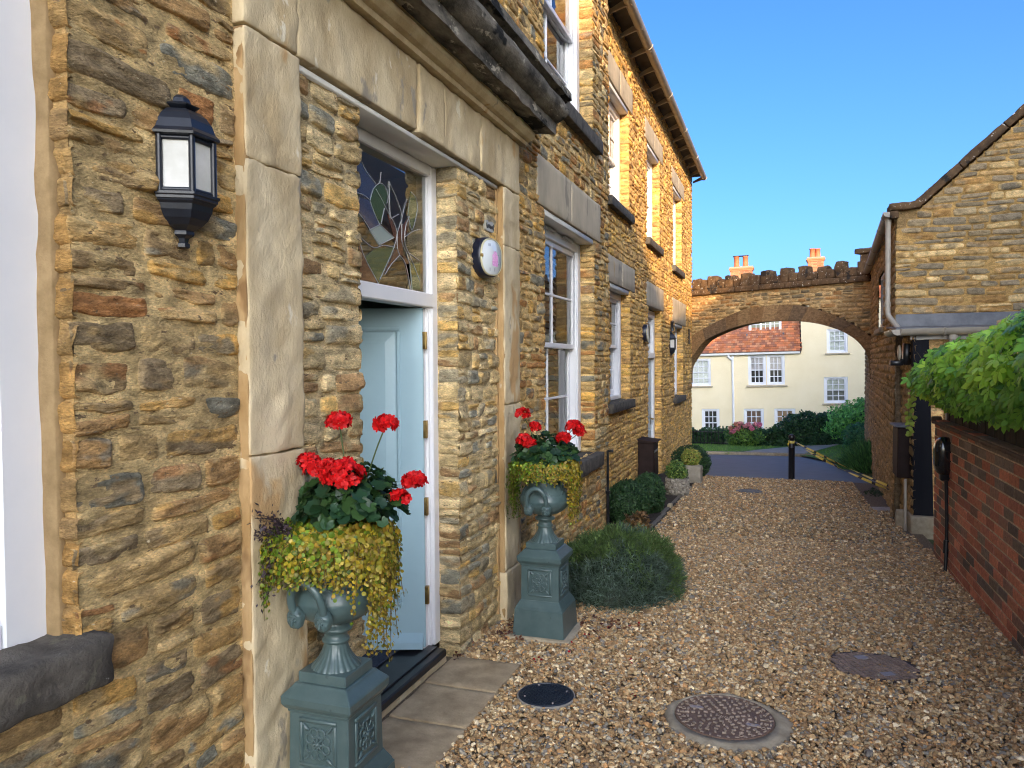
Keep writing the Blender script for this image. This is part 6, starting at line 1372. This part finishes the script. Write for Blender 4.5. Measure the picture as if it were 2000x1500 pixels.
for yk, dx in ((8.05, -.10), (8.2, -.06)):
    q = curve([(1.30 + dx * .4, yk, 1.50), (1.27 + dx, yk + .15, 1.38), (1.27 + dx * 1.1, yk + .22, 1.22), (1.27 + dx, yk + .22, 1.02)], 16); tube(b, q, .0022, 5, (.09, .11, .03), False); m = 26; pp_ = q[rng.integers(3, len(q), m)] + rng.normal(0, .018, (m, 3)); scatter(b, DISC[0] * np.array([.8, 1.1, 1]), DISC[1], pp_, rot_frames(m, rng, np.tile([-.3, -.9, .4], (m, 1)), .4), rng.uniform(.03, .05, m), np.array([(.22, .30, .05)]) * rng.uniform(.7, 1.15, (m, 1)))
one('climbing_plant', b, M_GLOSSLEAF, 'lush green climber with five-fingered leaves tumbling over the board fence', 'climber')
# ================================================================ PLANTS BEYOND THE ARCH
def hedge_box(mb, pts, h, wdt, n, size, cols, seed):
    """clipped hedge along a polyline of (x, y, top z)"""
    rng = np.random.default_rng(seed); p = np.array(pts, float); d = np.concatenate([[0], np.cumsum(np.linalg.norm(np.diff(p[:, :2], axis=0), axis=1))]); s = rng.random(n) * d[-1]
    cx, cy, tz = (np.interp(s, d, p[:, i]) for i in range(3)); g = zg(cy); a = rng.uniform(0, 1, n); face = rng.random(n) < .62
    oz = np.where(face, g + (tz - g) * rng.random(n), tz + .02 * rng.normal(size=n)); oy = np.where(face, -wdt / 2, rng.uniform(-wdt / 2, wdt / 2, n)); q = np.stack([cx * 1.6, cy, oz * 2.2], 1); bump = .16 * fbm(q, seed, 3)
    pos = np.stack([cx, cy + oy - bump * face, oz + bump * (~face)], 1) + rng.normal(0, .03, (n, 3)); nm = np.where(face[:, None], np.array([0, -1, .3]), np.array([0, -.2, 1.]))
    cl = np.array(cols)[rng.integers(0, len(cols), n)] * rng.uniform(.65, 1.3, (n, 1)); scatter(mb, LEAF[0] * np.array([1.4, 1, 1]), LEAF[1], pos, rot_frames(n, rng, nm, .6), size * rng.uniform(.7, 1.3, n), cl)
    for i in range(len(p) - 1):
        A, B = p[i], p[i + 1]; V = [(A[0], A[1] - wdt * .4, float(zg(A[1])) - .2), (A[0], A[1] - wdt * .4, A[2] - .06), (A[0], A[1] + wdt * .4, A[2] - .06), (A[0], A[1] + wdt * .4, float(zg(A[1])) - .2)]; W = [(B[0], B[1] - wdt * .4, float(zg(B[1])) - .2), (B[0], B[1] - wdt * .4, B[2] - .06), (B[0], B[1] + wdt * .4, B[2] - .06), (B[0], B[1] + wdt * .4, float(zg(B[1])) - .2)]
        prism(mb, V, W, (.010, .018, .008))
b = MB(); hedge_box(b, [(-.85, 23.0, -.30), (-.43, 23.2, -.25), (.0, 23.4, -.18), (.19, 23.6, .01), (.70, 24.2, .075), (1.27, 25.1, .04), (1.69, 26.0, .085), (3.4, 27.4, .06)], 0, .8, 9000, .075, [(.014, .042, .014), (.02, .055, .018), (.032, .07, .02), (.010, .03, .012)], 131)
one('hedge', b, M_LEAF, 'long dark green hedge in front of the cream house, rising to the right', 'hedge')
b = MB(); hedge_box(b, [(-5.3, 23.2, -.30), (-2.83, 23.2, -.315), (-2.12, 23.2, -.30), (-1.575, 23.2, -.28)], 0, .7, 6000, .07, [(.014, .042, .016), (.02, .055, .02), (.028, .06, .02)], 132)
one('hedge', b, M_LEAF, 'low clipped hedge behind the iron railing at the left', 'hedge')
ra = thing('iron_railing', 'black iron railing in front of the low clipped hedge', 'railing', (-1.95, 22.65, -.69))
b = MB(); g0 = float(zg(22.65))
for x in np.arange(-3.2, -1.43, .10): tube(b, [(x, 22.65, g0), (x, 22.65, g0 + .40), (x, 22.65, g0 + .45)], np.array([.010, .010, .002]), 6)
build('bars', b, M_BLACK, ra)
for z in (.06, .37):
    b = MB(); chbox(b, WORLD, -3.25, -1.44, g0 + z - .012, g0 + z + .012, -22.662, -22.638, .002); build('rail', b, M_BLACK, ra, smooth=False)
hy_ = thing('hydrangea', 'hydrangea bush with faded pink flower heads between the railing and the hedge', 'flowering shrub', (-1.02, 22.5, -.68))
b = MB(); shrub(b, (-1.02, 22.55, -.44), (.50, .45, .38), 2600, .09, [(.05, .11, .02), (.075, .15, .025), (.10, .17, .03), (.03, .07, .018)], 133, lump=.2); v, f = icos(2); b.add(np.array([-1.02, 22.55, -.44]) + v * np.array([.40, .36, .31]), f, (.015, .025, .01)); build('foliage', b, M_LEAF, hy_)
rng = np.random.default_rng(134)
for (x, z) in [(-1.52, -.42), (-1.43, -.50), (-1.30, -.40), (-1.20, -.47), (-1.34, -.28), (-.98, -.29), (-.88, -.40), (-.66, -.28), (-1.08, -.33), (-1.5, -.54), (-1.22, -.26), (-.74, -.26)]:
    b = MB(); n = 60; d = rng.normal(size=(n, 3)); d /= np.linalg.norm(d, axis=1, keepdims=True); cc = np.array([(.50, .16, .24), (.42, .17, .18), (.36, .15, .10)])[rng.integers(3)]
    scatter(b, DISC[0] * np.array([1.2, 1.2, 1]), DISC[1], np.array([x * .885, 22.19 + .1 * rng.random(), 1.72 + (z - 1.72) * .885]) + d * np.array([.065, .065, .055]), rot_frames(n, rng, d, .3), rng.uniform(.03, .045, n), cc * rng.uniform(.7, 1.3, (n, 1))); build('flower_head', b, M_LEAF, hy_)
def bush(name, label, c, r, n, size, cols, seed, core, tm=LEAF, lump=.22, **k):
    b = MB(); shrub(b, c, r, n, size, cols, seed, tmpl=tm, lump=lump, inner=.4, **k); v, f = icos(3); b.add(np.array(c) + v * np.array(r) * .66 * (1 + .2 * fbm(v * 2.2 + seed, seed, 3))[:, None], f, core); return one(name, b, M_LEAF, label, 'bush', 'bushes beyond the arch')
bush('bush', 'bright green feathery shrub to the right of the hedge beyond the arch', (2.15, 22.3, .12), (.92, .9, .58), 8000, .085, [(.10, .26, .05), (.14, .33, .06), (.08, .20, .045), (.19, .39, .09)], 141, (.014, .035, .012), lump=.3)
bush('bush', 'blue-green drooping shrub below the bright feathery one', (1.95, 19.3, -.05), (.55, .5, .36), 4200, .07, [(.045, .13, .05), (.065, .17, .06), (.035, .095, .04)], 142, (.010, .025, .014), lump=.3)
b = MB(); rng = np.random.default_rng(143); n = 6000; d = rng.normal(size=(n, 3)); d /= np.linalg.norm(d, axis=1, keepdims=True); d[:, 2] = np.abs(d[:, 2]); pos = np.array([1.62, 16.0, -.42]) + d * np.array([.52, .55, .50]) * (1 - .3 * rng.random(n) ** 2)[:, None]; ax = d + np.array([-.15, 0, .9]) + .25 * rng.normal(size=(n, 3)); ax /= np.linalg.norm(ax, axis=1, keepdims=True); xx = np.cross(ax, rng.normal(size=(n, 3))); xx /= np.linalg.norm(xx, axis=1, keepdims=True)
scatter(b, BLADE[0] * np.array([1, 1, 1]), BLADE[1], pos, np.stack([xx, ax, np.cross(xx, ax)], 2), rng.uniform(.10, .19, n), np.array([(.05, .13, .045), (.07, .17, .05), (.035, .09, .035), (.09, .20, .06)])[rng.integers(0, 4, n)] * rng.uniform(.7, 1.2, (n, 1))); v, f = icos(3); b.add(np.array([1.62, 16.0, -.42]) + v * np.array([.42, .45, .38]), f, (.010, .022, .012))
one('spiky_bush', b, M_LEAF, 'dark spiky rosemary-like bush by the road at the arch\'s right foot', 'bush')
# ================================================================ PETALS AND LEAVES ON THE GROUND
rng = np.random.default_rng(151)
for k, (x, y) in enumerate([(-1.32, 4.12), (-1.30, 4.17), (-1.16, 4.33), (-1.19, 4.43), (-.80, 4.28), (-.70, 3.86), (-1.14, 4.60), (-.86, 4.9), (-.92, 4.86), (-1.05, 4.8)]):
    b = MB(); scatter(b, PET[0], PET[1], np.array([[x, y, .022]] * 3) + rng.normal(0, .006, (3, 3)) * np.array([1, 1, .3]), rot_frames(3, rng, np.tile([0, 0, 1.], (3, 1)), .4), rng.uniform(.014, .024, 3), np.array([(.50, .006, .012)] * 3) * rng.uniform(.5, 1.1, (3, 1)))
    one('fallen_petal', b, M_RED, 'fallen red geranium petal on the gravel', 'petal', 'fallen petals on the gravel')
b = MB(); n = 170; x = np.concatenate([rng.normal(-1.60, .05, 70), rng.normal(-1.77, .02, 30), rng.normal(-1.08, .10, 70)]); y = np.concatenate([rng.normal(4.5, .10, 70), rng.normal(4.12, .05, 30), rng.normal(4.85, .09, 70)])
scatter(b, LEAF[0], LEAF[1], np.stack([x, y, .018 + .012 * rng.random(n)], 1), rot_frames(n, rng, np.tile([0, 0, 1.], (n, 1)), .6), rng.uniform(.018, .04, n), np.array([(.10, .035, .02), (.07, .025, .015), (.13, .06, .03), (.05, .02, .02)])[rng.integers(0, 4, n)] * rng.uniform(.6, 1.2, (n, 1)))
tag(build('fallen_leaves', b, M_LEAF), 'dry brown leaves gathered at the foot of the pilaster and pedestal', 'leaves', None, 'stuff')
